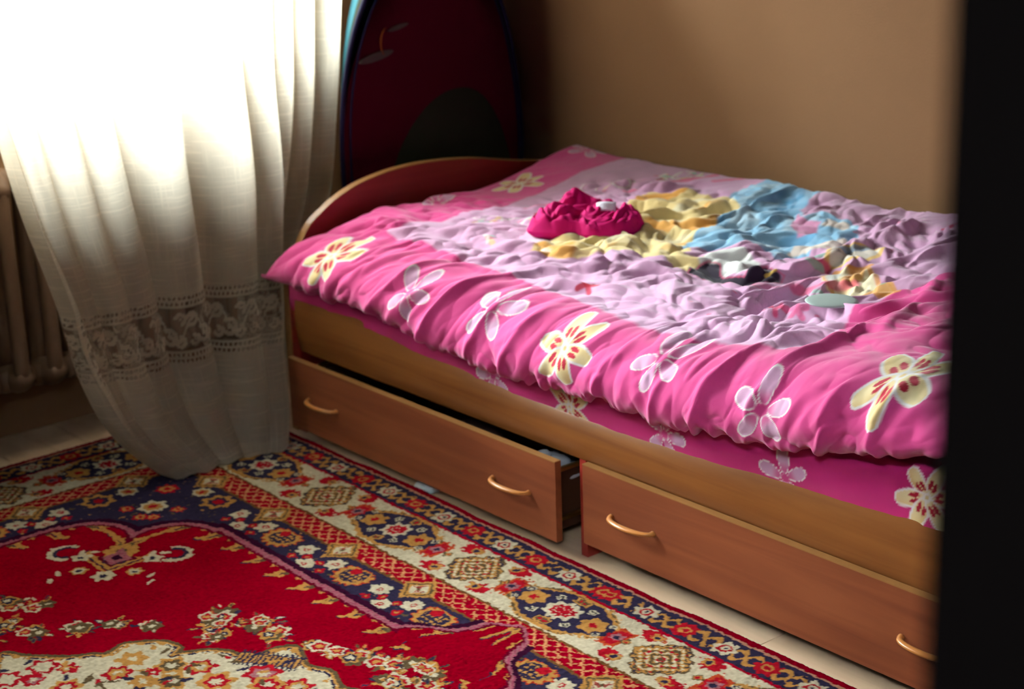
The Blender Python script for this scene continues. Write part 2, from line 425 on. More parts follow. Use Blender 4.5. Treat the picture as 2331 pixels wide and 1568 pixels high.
# drawers
def drawer(x0, x1, yf, z0, z1, lab, skew=0.0):
    o = box('drawer', (x0, yf, z0), (x1, yf+.016, z1), M_bedwood, bed, .0008, 1); o['label'] = lab
    box('edge_band', (x0+.0005, yf-.0006, z1-.0012), (x1-.0005, yf+.0155, z1+.0006), M_edge, o)
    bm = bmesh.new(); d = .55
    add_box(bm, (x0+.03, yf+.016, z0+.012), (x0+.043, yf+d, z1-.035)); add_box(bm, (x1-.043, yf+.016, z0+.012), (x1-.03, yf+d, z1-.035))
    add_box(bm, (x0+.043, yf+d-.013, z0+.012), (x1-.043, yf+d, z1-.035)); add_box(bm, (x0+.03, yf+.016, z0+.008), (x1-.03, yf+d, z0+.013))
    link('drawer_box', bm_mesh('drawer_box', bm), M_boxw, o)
    for xx in (x0+.02, x1-.03):
        for zz in (z0+.03, z1-.035):
            box('slide', (xx, yf+.018, zz), (xx+.01, yf+.45, zz+.008), M_brass, o, .001)
    for hx in (x0+.137, x1-.137):
        pts = []; rad = []
        for k in range(25):
            f = k/24; a = math.pi*f
            pts.append((hx-.056*math.cos(a), yf-.024*math.sin(a)**.75+.001, (z0+z1)/2-.002))
            e = abs(f-.5)*2
            rad.append((.0048+.002*(1-e)+.0022*max(0, e-.85)/.15, .0038+.0008*(1-e)+.002*max(0, e-.85)/.15))
        bm = bmesh.new(); add_tube(bm, pts, rad, 12); bmesh.ops.recalc_face_normals(bm, faces=bm.faces)
        h = link('handle', bm_mesh('handle', bm), M_handle, o, True); h['label'] = 'honey-coloured bow handle'
    return o
drawer(.03, .978, -.038, .03, .199, 'drawer front pulled slightly open')
drawer(1.032, 1.985, -.016, .04, .205, 'closed drawer front')
# ------------------------------------------------------------------ printed flowers (painted into per-vertex colour)
PINK = s2l((222, 68, 140)); PALE = s2l((226, 170, 206)); CREAM = s2l((247, 226, 176)); WHITE = s2l((250, 240, 236)); RED = s2l((196, 14, 52))
YEL = s2l((240, 206, 140))
DEEP = s2l((214, 40, 122))
def cream_flower(col, P, Q, cx, cy, R, rot=0.0, st=(1, 1), seed=0):
    sl = sub(P, Q, cx, cy, R*1.5*max(st))
    p = (P[sl]-cx)/st[0]; q = (Q[sl]-cy)/st[1]; c = col[sl]
    if c.size == 0: return
    rr = np.hypot(p, q); an = np.arctan2(q, p); rg = np.random.default_rng(seed+11)
    for k in range(6):
        a0 = rot+k*math.pi/3+rg.uniform(-.1, .1); L = R*rg.uniform(.9, 1.08)
        u = (p*math.cos(a0)+q*math.sin(a0))/L; v = (-p*math.sin(a0)+q*math.cos(a0))/L
        hw = .25*np.sin(np.clip(u, 0, 1)**.8*math.pi*.80+.12)**.8
        notch = .05*np.exp(-(v/.07)**2)
        inside = np.where((u > .03) & (u < 1.0-notch), hw*np.sqrt(np.clip((1.0-notch-u)/.12, 0, 1))-np.abs(v), -1)
        mixc(c, smooth(-.012, .02, inside), WHITE)
        mixc(c, smooth(.055, .075, inside)*smooth(.98, .9, u), YEL*(1-smooth(.5, .95, u)[..., None]*0)+0*c) if False else None
        m = smooth(.05, .075, inside)
        tone = smooth(-.25, .3, v+.1*np.sin(a0*3)+.15*(u-.5))
        cc = CREAM*(1-tone[..., None])+YEL*tone[..., None]
        c[:] = c*(1-m[..., None])+cc*m[..., None]
        for s in (-1, 1):
            uu = u-.36; vv = v-s*.075
            e = (uu/.16)**2+(vv/.062)**2
            mixc(c, smooth(1.15, .85, e), RED)
    mixc(c, smooth(.16, .10, rr/R), WHITE)
    mixc(c, smooth(.07, .04, rr/R), YEL)
    col[sl] = c
def line_flower(col, P, Q, cx, cy, R, rot=0.0, st=(1, 1), fill=None, seed=0):
    sl = sub(P, Q, cx, cy, R*1.5*max(st)); c = col[sl]
    if c.size == 0: return
    p = (P[sl]-cx)/st[0]; q = (Q[sl]-cy)/st[1]; rg = np.random.default_rng(seed+5)
    fill = s2l((220, 152, 196)) if fill is None else fill
    for k in range(5):
        a0 = rot+k*math.pi*.4+rg.uniform(-.12, .12); L = R*rg.uniform(.88, 1.1)
        u = (p*math.cos(a0)+q*math.sin(a0))/L; v = (-p*math.sin(a0)+q*math.cos(a0))/L
        e = ((u-.56)/.45)**2+(v/(.22+.10*(u-.5)))**2
        mixc(c, smooth(1.1, .95, e), WHITE)
        m = smooth(.84, .72, e)[..., None]*.85
        c[:] = c*(1-m)+fill*m
        mixc(c, smooth(.80, .66, e)*smooth(.55, .22, u)*.8, PINK)
    mixc(c, smooth(.22, .12, np.hypot(p, q)/R), PINK)
    col[sl] = c

# ------------------------------------------------------------------ mattress with its pink fitted sheet
MX0, MX1 = .004, 1.97
def mattress_surface(x, f):
    """f: 0 (low, behind the rail) .. 1 (upper edge) of the front side"""
    z = .235+f*.21
    y = .022-.026*np.sin(np.clip(f, 0, 1)*math.pi)**.7+.03*smooth(.8, 1, f)
    return y, z
xs = np.arange(MX0, MX1, .0032); fs = np.linspace(0, 1, 66)
X, Fq = np.meshgrid(xs, fs, indexing='ij')
y, z = mattress_surface(X, Fq)
nz = lic(fnoise(X.shape, 7, 31), np.full(X.shape, .12), 90)
y = y-.0016*(1-np.abs(nz))*smooth(0, .2, Fq)
y = y-.004*np.exp(-((z-.36-.05*(X-1.2))/.012)**2)*smooth(.8, 1.2, X)
col = np.zeros(X.shape+(3,)); col[:] = DEEP
Zq = z
for (fx, fz, sd, kind, rot) in ((.753, .315, 1, 'l', .6), (.985, .306, 2, 'c', .5), (1.243, .318, 3, 'l', 1.3), (1.531, .315, 4, 'l', .4), (1.82, .365, 5, 'c', .2)):
    if kind == 'l': line_flower(col, X, Zq, fx, fz, .055, rot, seed=sd)
    else: cream_flower(col, X, Zq, fx, fz, .062, rot, seed=sd)
mat_sheet = cloth_print('pink_sheet', .8, .2)
mt = empty('mattress', (1.0, .43, .225), 'mattress in a deep pink fitted sheet showing below the duvet', 'mattress')
bm = bmesh.new(); add_box(bm, (MX0, .03, .226), (MX1, .862, .455), .03, 4)
core = link('mattress_core', bm_mesh('mattress_core', bm), plain('sheet_plain', (214, 40, 122), .85, .1), mt, True)
link('fitted_sheet', grid_mesh('fitted_sheet', np.stack([X, y, z], -1), col=col), mat_sheet, mt)

# ------------------------------------------------------------------ duvet
DS = .0022
xs = np.arange(.03, 1.93, DS); ts = np.arange(0, TMAX, DS)
X, T = np.meshgrid(xs, ts, indexing='ij')
n, m = X.shape
bx, by, bz = duvet_base(X, T)
# wrinkle directions (angle from +x in the sheet's own plane)
nA = fnoise(X.shape, 90, 5); nB = fnoise(X.shape, 45, 6)
front = smooth(.30, .16, T); left = smooth(.75, .35, X)
th_front = np.radians(66+12*smooth(.3, 1.2, X)-6*smooth(1.4, 1.8, X))+.22*nA+.12*nB
th_left = np.radians(36+10*nA)
th_mid = np.radians(48+38*nA+22*nB)
TH = th_mid*(1-left)+th_left*left
TH = TH*(1-front)+th_front*front
w1 = fnoise(X.shape, 26, 1); w2 = fnoise(X.shape, 14, 2); w3 = fnoise(X.shape, 8, 3); w4 = fnoise(X.shape, 22, 4)
def ridged(a, p=1.0): return 1-np.abs(a)**p
l1 = lic(w1, TH, 44, 3); l2 = lic(w2, TH+.25*nB, 24, 2); l3 = lic(w3, TH-.3*nB, 12, 2); l4 = lic(w4, TH+1.3, 10, 2); l5 = lic(fnoise(X.shape, 12, 14), TH+.5*nB, 12, 2)
def puff(a, p=.8): return np.minimum(np.abs(a), 1.6)**p         # rounded folds with narrow valleys
brk = .35+.65*smooth(-.6, .8, fnoise(X.shape, 40, 15))         # folds fade in and out
F_ = front
quiet = smooth(.40, .18, X)*smooth(.5, .7, T)                 # the calm corner by the wall
quiet = np.maximum(quiet, .75*smooth(.82, .93, T)*smooth(.8, .6, X))
quiet = np.maximum(quiet, .8*smooth(.16, .06, X)*smooth(.35, .1, np.abs(T-.2)))
quiet = np.maximum(quiet, .35*smooth(1.5, 1.6, X)*smooth(.1, .2, T))
amp = (1-.85*quiet)*(.75+.3*np.clip(fnoise(X.shape, 120, 9)+.5, 0, 1.5))
hf = .0075*puff(l1)+.0055*puff(l2)*brk+.0022*puff(l5)+.0007*l3
ctr = 1+.22*smooth(.45, .7, X)*smooth(.28, .4, T)
hc = (.0085*ridged(l1, 1.2)+.0075*puff(l2)*brk+.0060*puff(l4)+.0044*puff(l5))*ctr+.0008*l3
hh = hf*F_+hc*(1-F_)
# gathers at the hem seam
g1 = lic(fnoise(X.shape, 11, 21), np.full(X.shape, math.radians(84)), 40)
hh += .0045*ridged(g1, 1.1)*smooth(.085, .02, T)*smooth(.0, .01, T)
hh *= amp
# long soft folds seen in the photograph (start, end, width, height) in sheet coordinates
def fold(x0, t0, x1, t1, wd, ht):
    d = np.array([x1-x0, t1-t0]); L = np.hypot(*d); d = d/L
    u = (X-x0)*d[0]+(T-t0)*d[1]; v = -(X-x0)*d[1]+(T-t0)*d[0]
    e = smooth(-.03, .05, u)*smooth(L+.03, L-.05, u)
    return ht*e*np.exp(-(v/wd)**2)
for a in ((.22, .24, .46, .42, .014, .013), (.26, .31, .50, .50, .013, .011), (.36, .22, .58, .40, .014, .011), (.52, .16, .66, .34, .014, .012),
          (.66, .14, .74, .30, .015, .012), (.42, .05, .52, .22, .013, .011), (.60, .03, .68, .2, .013, .012), (.86, .02, .92, .20, .013, .010),
          (1.12, .02, 1.17, .19, .014, .010), (1.38, .02, 1.42, .24, .014, .012), (1.50, .08, 1.56, .36, .016, .013), (1.60, .30, 1.50, .62, .02, .012),
          (1.14, .62, 1.20, .96, .02, .014), (1.26, .56, 1.36, .84, .022, .016), (1.02, .72, 1.30, .70, .016, .010), (.98, .62, 1.16, .60, .014, .010),
          (1.66, .02, 1.68, .16, .014, .010), (1.76, .02, 1.77, .18, .013, .009), (1.28, .03, 1.30, .16, .012, .009), (.75, .02, .80, .17, .012, .010),
          (.33, .56, .43, .86, .016, .008), (.43, .86, .62, .95, .014, .008), (.30, .70, .42, .84, .012, .006)):
    hh += fold(*a)
hh -= fold(1.22, .46, 1.40, .60, .05, .012)
hh = hh-hh.mean()*.8
hh = np.where(hh > .022, .022+(hh-.022)*.5, hh)
# edges stay put
hh *= 1-.55*smooth(.90, .98, T)
edge = smooth(0, .02, T)
hh *= edge*.9+.1
du = [np.gradient(a, DS, axis=0) for a in (bx, by, bz)]; dv = [np.gradient(a, DS, axis=1) for a in (bx, by, bz)]
nx = du[1]*dv[2]-du[2]*dv[1]; ny = du[2]*dv[0]-du[0]*dv[2]; nzz = du[0]*dv[1]-du[1]*dv[0]
ln = np.sqrt(nx*nx+ny*ny+nzz*nzz)+1e-9; nx, ny, nzz = nx/ln, ny/ln, nzz/ln
vx = bx+nx*hh; vy = by+ny*hh; vz = bz+nzz*hh
vy = np.minimum(vy, .905)
# sideways lean so that folds overhang a little
lean = gblur(hh, 3)
gx = np.gradient(lean, DS, axis=0)
vx = vx+.002*np.clip(gx, -1, 1)
# ends: the corner reaches out over the post, the ends close downwards
vx = vx-.052*smooth(.2, 0, T)*np.exp(-(X-.03)/.07)
endl = smooth(.065, .03, X); vz = vz-endl*np.minimum(.022, np.maximum(0, vz-.40))*(T > .0)
V = np.stack([vx, vy, vz], -1)
# ---- print
nb = .010*fnoise(X.shape, 60, 41)
nc = .004*fnoise(X.shape, 14, 42)
col = np.zeros(X.shape+(3,)); col[:] = PINK
BX_ = [.226, .257, .472, .639, .767, .983, 1.185, 1.427, 1.53]; BT_ = [.27, .256, .250, .243, .230, .215, .203, .213, .232]
inner = (T > np.interp(X, BX_, BT_)) & (X > np.interp(T, [.26, .6, .72, .87, .98], [.23, .255, .242, .222, .25])) & (X < np.interp(T, [.2, .24, .30, .394, .493, .596, .673, 1.0], [1.53, 1.53, 1.49, 1.455, 1.44, 1.46, 1.497, 1.54]))
msk = gblur(inner.astype(float), 1)
mixc(col, msk, PALE)
def poly(pts, c, blur=1, k=1.0):
    mk = gblur(inpoly(X+nc, T+nc, pts).astype(float), blur)*k
    mixc(col, mk, c)
def stroke(pts, wd, c, k=1.0):
    best = np.full(X.shape, 9.0)
    for (a, b), (c2, d) in zip(pts[:-1], pts[1:]):
        L2 = (c2-a)**2+(d-b)**2+1e-12
        s = np.clip(((X-a)*(c2-a)+(T-b)*(d-b))/L2, 0, 1)
        best = np.minimum(best, np.hypot(X-a-s*(c2-a), T-b-s*(d-b)))
    mixc(col, smooth(wd*1.3, wd*.6, best)*k, c)
GOLD = s2l((238, 160, 60)); BLUE = s2l((148, 196, 228)); DARK = s2l((38, 24, 44)); MINT = s2l((150, 212, 190)); ROSE = s2l((232, 70, 120)); SKIN = s2l((246, 226, 214))
LB = s2l((196, 222, 238)); DBLUE = s2l((78, 150, 200))
yel = [(.60, .36), (.57, .46), (.56, .60), (.55, .70), (.524, .772), (.53, .82), (.602, .856), (.68, .862), (.735, .876), (.785, .844), (.79, .784), (.838, .716), (.85, .64), (.87, .576), (.92, .53), (.965, .56), (1.03, .57), (1.038, .51), (.97, .482), (.90, .482), (.858, .484), (.80, .45), (.76, .42), (.72, .37), (.66, .345)]
poly(yel, s2l((244, 214, 150)))
g = lic(fnoise(X.shape, 16, 51), TH+.5, 30)
inY = gblur(inpoly(X, T, yel).astype(float), 1)
mixc(col, inY*smooth(.5, 1.1, g)*.85, GOLD); mixc(col, inY*smooth(-.9, -1.6, g)*.6, s2l((250, 238, 206)))
blu = [(.718, .872), (.70, .93), (.71, 1.01), (.90, 1.01), (.878, .984), (.905, .924), (.898, .895), (.962, .85), (.97, .892), (1.01, .89), (1.094, .868), (1.12, .824), (1.11, .74), (1.098, .684), (1.07, .636), (1.01, .66), (.962, .664), (.91, .588), (.87, .575), (.846, .63), (.838, .70), (.80, .75), (.79, .80), (.77, .85)]
poly(blu, BLUE)
inB = gblur(inpoly(X, T, blu).astype(float), 1)
mixc(col, inB*smooth(.6, 1.2, -g)*.7, LB); mixc(col, inB*smooth(1.0, 1.7, g)*.6, DBLUE)
stroke([(.82, 1.0), (.86, .95), (.84, .90)], .008, DBLUE, .8)
poly([(.93, .86), (.965, .845), (1.0, .85), (1.03, .80), (1.0, .77), (.95, .80)], s2l((228, 150, 190)))
poly([(1.03, .74), (1.10, .80), (1.13, .79), (1.12, .72), (1.06, .68)], SKIN)
poly([(1.0, .87), (1.05, .872), (1.07, .85), (1.01, .84)], SKIN)
# plain colour shapes that stand in for the pictures of the print
dark = [(.972, .478), (.963, .52), (.975, .540), (1.0, .545), (1.018, .525), (1.05, .512), (1.09, .518), (1.068, .575), (1.08, .595), (1.11, .585), (1.128, .561), (1.145, .575), (1.155, .55), (1.13, .53), (1.10, .50), (1.05, .487), (1.0, .478)]
poly([(.955, .53), (.955, .60), (1.0, .615), (1.06, .60), (1.08, .53), (1.02, .51)], s2l((244, 240, 236)))
poly(dark, DARK); stroke(dark+[dark[0]], .0018, ROSE, .5)
poly([(1.02, .530), (1.015, .56), (1.03, .60), (1.065, .59), (1.07, .56), (1.085, .53), (1.06, .522)], s2l((244, 240, 236)))
stroke([(1.12, .55), (1.13, .565)], .004, s2l((220, 180, 90)))
fr = [(1.14, .715), (1.18, .765), (1.225, .785), (1.235, .75), (1.21, .69), (1.175, .665), (1.14, .715)]
poly(fr, s2l((238, 222, 206))); stroke(fr, .006, s2l((240, 196, 120))); stroke([(1.15, .72), (1.195, .77)], .008, DBLUE, .6); stroke([(1.14, .69), (1.17, .71)], .006, s2l((150, 120, 110)), .6)
cr = [(1.20, .62), (1.20, .66), (1.235, .665), (1.26, .70), (1.28, .66), (1.32, .64), (1.36, .60), (1.41, .575), (1.455, .535), (1.43, .51), (1.38, .52), (1.335, .545), (1.30, .545), (1.266, .57), (1.235, .59)]
poly(cr, s2l((246, 228, 190))); stroke(cr+[cr[0]], .005, GOLD, .8)
mixc(col, gblur(inpoly(X, T, cr).astype(float), 1)*smooth(.3, .9, g)*.8, GOLD); mixc(col, gblur(inpoly(X, T, cr).astype(float), 1)*smooth(.2, .8, -g)*.7, s2l((250, 250, 248)))
stroke([(1.20, .545), (1.24, .565), (1.30, .60)], .012, ROSE, .7); stroke([(1.155, .65), (1.175, .66)], .014, ROSE, .9)
for a, b in ((1.15, .64), (1.13, .665), (1.29, .53), (1.25, .52), (1.33, .54), (1.37, .56)): stroke([(a, b), (a+.02, b+.012)], .009, MINT, .7)
stroke([(1.12, .50), (1.18, .53), (1.2, .60)], .01, s2l((238, 120, 168)), .5); stroke([(1.08, .47), (1.16, .50)], .004, ROSE, .5)
# little five-petalled blooms and sprigs on the pale ground
rg = np.random.default_rng(12)
for (a, b, R_, c_) in ((.886, .285, .026, RED), (1.29, .385, .026, ROSE), (1.335, .395, .022, s2l((238, 110, 160))), (.43, .60, .020, RED), (.392, .595, .018, RED), (.46, .90, .02, s2l((170, 16, 40))),
                   (1.42, .80, .02, ROSE), (1.30, .90, .02, ROSE)):
    for k in range(5):
        q = 1.26*k+a*9; stroke([(a, b), (a+R_*math.cos(q), b+R_*math.sin(q)*.7)], .0055, c_, .9)
for (a, b) in ((.34, .44), (.47, .37), (.41, .53), (.44, .57), (.36, .47), (.42, .86), (.40, .80), (.47, .94), (.50, .93), (.52, .97), (.49, .99), (.44, .93)):
    for k in range(5):
        q = rg.uniform(0, 6.28); r_ = rg.uniform(.01, .03)
        c_ = [WHITE, MINT, s2l((240, 200, 130)), s2l((226, 120, 150)), WHITE][k]
        stroke([(a, b), (a+r_*math.cos(q), b+r_*math.sin(q))], rg.uniform(.003, .007), c_, .75)
def scroll(a, b, r0, turns, a0, c, wd=.002, k=.8, sx=1):
    pts = [(a+sx*r0*(1-f*.8)*math.cos(a0+f*turns*6.28), b+r0*(1-f*.8)*math.sin(a0+f*turns*6.28)) for f in np.linspace(0, 1, 22)]
    stroke(pts, wd, c, k)
for (a, b, r0, a0) in ((.33, .47, .05, 0), (.40, .50, .04, 2), (.36, .78, .05, 1), (.42, .83, .035, 3), (.50, .95, .04, 2.5), (.46, .90, .03, 5)):
    scroll(a, b, r0, .9, a0, WHITE, .0028, .8); scroll(a+.003, b+.003, r0*.92, .9, a0, s2l((196, 110, 140)), .0012, .7)
for a, b, c2, d in ((.50, .90, .56, .99), (.46, .80, .52, .88), (.60, .95, .64, 1.0), (.33, .60, .37, .66)): stroke([(a, b), (c2, d)], .011, s2l((232, 104, 150)), .9)
poly([(.60, .355), (.615, .40), (.645, .40), (.64, .36)], WHITE, 2, .7)
poly([(.52, .42), (.56, .50), (.60, .52), (.58, .40)], s2l((240, 214, 226)), 3, .5)
for _ in range(46):
    a, b = rg.uniform(.3, 1.38), rg.uniform(.27, .97)
    stroke([(a, b), (a+.004, b+.002)], .0025, [WHITE, ROSE][int(rg.integers(0, 2))], .6) if abs(a-.8) > .25 else None
# border flowers
cream_flower(col, X, T, .215, .162, .083, .35, seed=1); cream_flower(col, X, T, .130, .745, .070, .15, seed=2)
cream_flower(col, X, T, 1.033, .132, .078, .9, seed=3); cream_flower(col, X, T, 1.752, .186, .080, .7, (.85, 1.15), seed=4)
line_flower(col, X, T, .545, .138, .062, 1.2, seed=1); line_flower(col, X, T, .795, .158, .062, .3, seed=2); line_flower(col, X, T, 1.262, .160, .062, .9, seed=3)
line_flower(col, X, T, 1.53, .108, .066, 1.5, seed=4); line_flower(col, X, T, .085, .524, .06, .2, seed=5); line_flower(col, X, T, .118, .985, .062, .5, (1, .8), fill=s2l((214, 140, 182)), seed=6)
dv_me = grid_mesh('duvet', V, col=col)
duvet = link('duvet', dv_me, cloth_print('duvet_cotton', .85, .3), None)
tag(duvet, 'rumpled pink flower-print duvet covering the whole bed', 'duvet')
def duvet_at(x, t):
    i = int(round((x-.03)/DS)); j = int(round(t/DS)); return Vector(V[i, j])
# ------------------------------------------------------------------ crumpled magenta garment on the duvet
def garment():
    n, m = 300, 220
    U, W = np.meshgrid(np.linspace(0, 1, n), np.linspace(0, 1, m), indexing='ij')
    # polar sheet: W = 0 centre .. 1 rim (tucked under)
    an = U*2*math.pi
    prof = 1+.10*np.cos(2*an+.3)+.10*np.cos(3*an+1.9)+.05*np.cos(5*an+.5)+.03*np.cos(9*an)
    rr = np.sin(np.clip(W*1.12, 0, 1.12)*math.pi/2)
    gxy = np.stack([rr*prof*np.cos(an), rr*prof*np.sin(an)], -1)
    S = 400
    # height field of folds on a square raster, then sampled
    base = fnoise((S, S), 60, 61)
    ang = np.zeros((S, S)); I, J = np.meshgrid((np.arange(S)-S/2)/(S/2), (np.arange(S)-S/2)/(S/2), indexing='ij')
    ang = np.arctan2(J+.1, I-.05)+1.1+.5*base            # swirl
    f1 = puff(lic(fnoise((S, S), 40, 62), ang, 80, 3), .8); f2 = puff(lic(fnoise((S, S), 20, 63), ang+.3*base, 50, 2), .8)
    f3 = puff(lic(fnoise((S, S), 34, 64), ang+1.2, 30, 2), .8)
    H = gblur(.0085*f1+.0065*f2+.006*f3, 2)
    def bump(ci, cj, a_, b_, rot, h):
        c_, s_ = math.cos(rot), math.sin(rot); p_ = (I-ci)*c_+(J-cj)*s_; q_ = -(I-ci)*s_+(J-cj)*c_
        return h*np.exp(-((p_/a_)**2+(q_/b_)**2)**1.3)
    # left lobe, right lobe, thick roll at the back with its hollow, and the deep creases between them
    H = H+bump(-.48, -.18, .34, .30, .3, .020)+bump(.45, -.05, .42, .32, -.2, .018)+bump(-.28, .55, .26, .17, .2, .040)+bump(.15, .60, .50, .12, -.12, .026)
    H = H-bump(.05, .30, .30, .12, -.1, .020)-bump(-.30, -.35, .26, .05, .5, .016)-bump(.30, -.10, .05, .22, -.5, .014)-bump(-.05, -.05, .20, .05, .9, .012)-bump(.58, .15, .22, .045, -.4, .010)
    u = (gxy[..., 0]/1.3*.5+.5)*(S-1); v = (gxy[..., 1]/1.3*.5+.5)*(S-1)
    h = bil(H, u, v)
    dome = np.sqrt(np.clip(1-rr**2*.98, 0, 1))
    z = .006+.026*dome**.7+h*smooth(1.02, .88, rr)
    z = np.where(W > .9, z*(1-smooth(.9, 1.0, W))+0*z-.004*smooth(.9, 1, W), z)
    rad = rr*(1-.10*smooth(.93, 1.0, W))
    x = rad*prof*np.cos(an); y = rad*prof*np.sin(an)
    V = np.stack([x*.092, y*.090, z*.95], -1)
    a = math.radians(40)                                  # long side along the picture's horizontal
    X2 = V[..., 0]*1.22*math.cos(a)-V[..., 1]*math.sin(a); Y2 = V[..., 0]*1.22*math.sin(a)+V[..., 1]*math.cos(a)
    V[..., 0], V[..., 1] = X2, Y2
    return V
GV = garment()
gm = empty('crumpled_garment', (.60, .40, .514), 'crumpled magenta garment with a white tag lying on the duvet', 'clothing')
mg = plain('magenta_jersey', (214, 8, 112), .75, .2, .15, 900, .02)
g0 = link('cloth', grid_mesh('cloth', GV), mg, None, True); g0.parent = gm; g0.location = (0, 0, 0)
bpy.context.view_layer.update()
tgm = grid_mesh('tag', np.array([[[-.022+.044*i/6, -.011+.022*j/4, .004*math.sin(i*.7)+.001*j] for j in range(5)] for i in range(7)]))
tg = bpy.data.objects.new('tag', tgm); COL.objects.link(tg); tg.parent = gm; tgm.materials.append(plain('white_tag', (236, 226, 240), .6, .2, 0, 40, .02))
tg.location = (.040, .020, .058); tg.rotation_euler = (.75, -.12, .55); tg['label'] = 'small white fabric tag'
sd = tg.modifiers.new('thick', 'SOLIDIFY'); sd.thickness = .0008

# pale oval plastic disc half under a fold of the duvet
p = duvet_at(1.392, .425)
bm = bmesh.new()
for k, (r_, z_) in enumerate(((.0, .0032), (.8, .0030), (.95, .0024), (1.0, .0012), (.97, 0), (.0, 0))):
    pass
prof = [(0.0, .0036), (.5, .0034), (.85, .0026), (.97, .0014), (1.0, 0), (.96, -.0012), (0.0, -.0014)]
nseg = 48; rings = []
for r_, z_ in prof:
    if r_ == 0: rings.append([bm.verts.new((0, 0, z_))])
    else: rings.append([bm.verts.new((.048*r_*math.cos(2*math.pi*k/nseg), .034*r_*math.sin(2*math.pi*k/nseg), z_)) for k in range(nseg)])
for a, b in zip(rings[:-1], rings[1:]):
    for k in range(nseg):
        if len(a) == 1: bm.faces.new((a[0], b[k], b[(k+1) % nseg]))
        elif len(b) == 1: bm.faces.new((a[k], b[0], a[(k+1) % nseg]))
        else: bm.faces.new((a[k], b[k], b[(k+1) % nseg], a[(k+1) % nseg]))
bmesh.ops.recalc_face_normals(bm, faces=bm.faces)
disc = link('plastic_disc', bm_mesh('plastic_disc', bm), plain('mint_grey_plastic', (190, 206, 200), .4, .4, 0, 30, .01), None, True)
disc.location = (p.x, p.y, p.z+.007); disc.rotation_euler = (.10, .02, math.radians(42))
tag(disc, 'pale grey-green oval disc lying on the duvet near its right front corner', 'disc')

# clothes inside the open drawer, white scrap under the drawer
def lump(name, size, seed, mat, loc, rot, amp=.25):
    n, m = 60, 40
    a, b = np.meshgrid(np.linspace(0, 2*math.pi, n), np.linspace(.02, math.pi-.02, m), indexing='ij')
    f = fnoise((n, m), 8, seed, 2); f = f*(1-smooth(.8, 1, a/6.2832))+f[0:1]*smooth(.8, 1, a/6.2832)
    r = 1+amp*(1-np.abs(f))
    V = np.stack([np.sin(b)*np.cos(a)*r*size[0], np.sin(b)*np.sin(a)*r*size[1], np.cos(b)*r*size[2]], -1)
    V[..., 2] = np.maximum(V[..., 2], -size[2]*.6)
    o = link(name, grid_mesh(name, V), mat, None, True); o.location = loc; o.rotation_euler = (0, 0, rot); return o
tag(lump('folded_clothes', (.09, .06, .028), 71, plain('dark_cloth', (70, 50, 52), .9, .1), (.60, .035, .128), .2), 'dark clothes showing in the open drawer gap, left of the grey ones', 'clothing', 'clothes in the open drawer')
tag(lump('folded_clothes', (.06, .05, .03), 72, plain('grey_cloth', (150, 150, 158), .9, .1), (.88, .035, .135), .1), 'grey cloth showing at the right end of the open drawer', 'clothing', 'clothes in the open drawer')
tag(lump('sock', (.026, .016, .010), 73, plain('white_cloth', (238, 238, 240), .9, .1), (.520, -.012, .0066), .15, .35), 'white crumpled sock on the floor under the open drawer', 'sock')
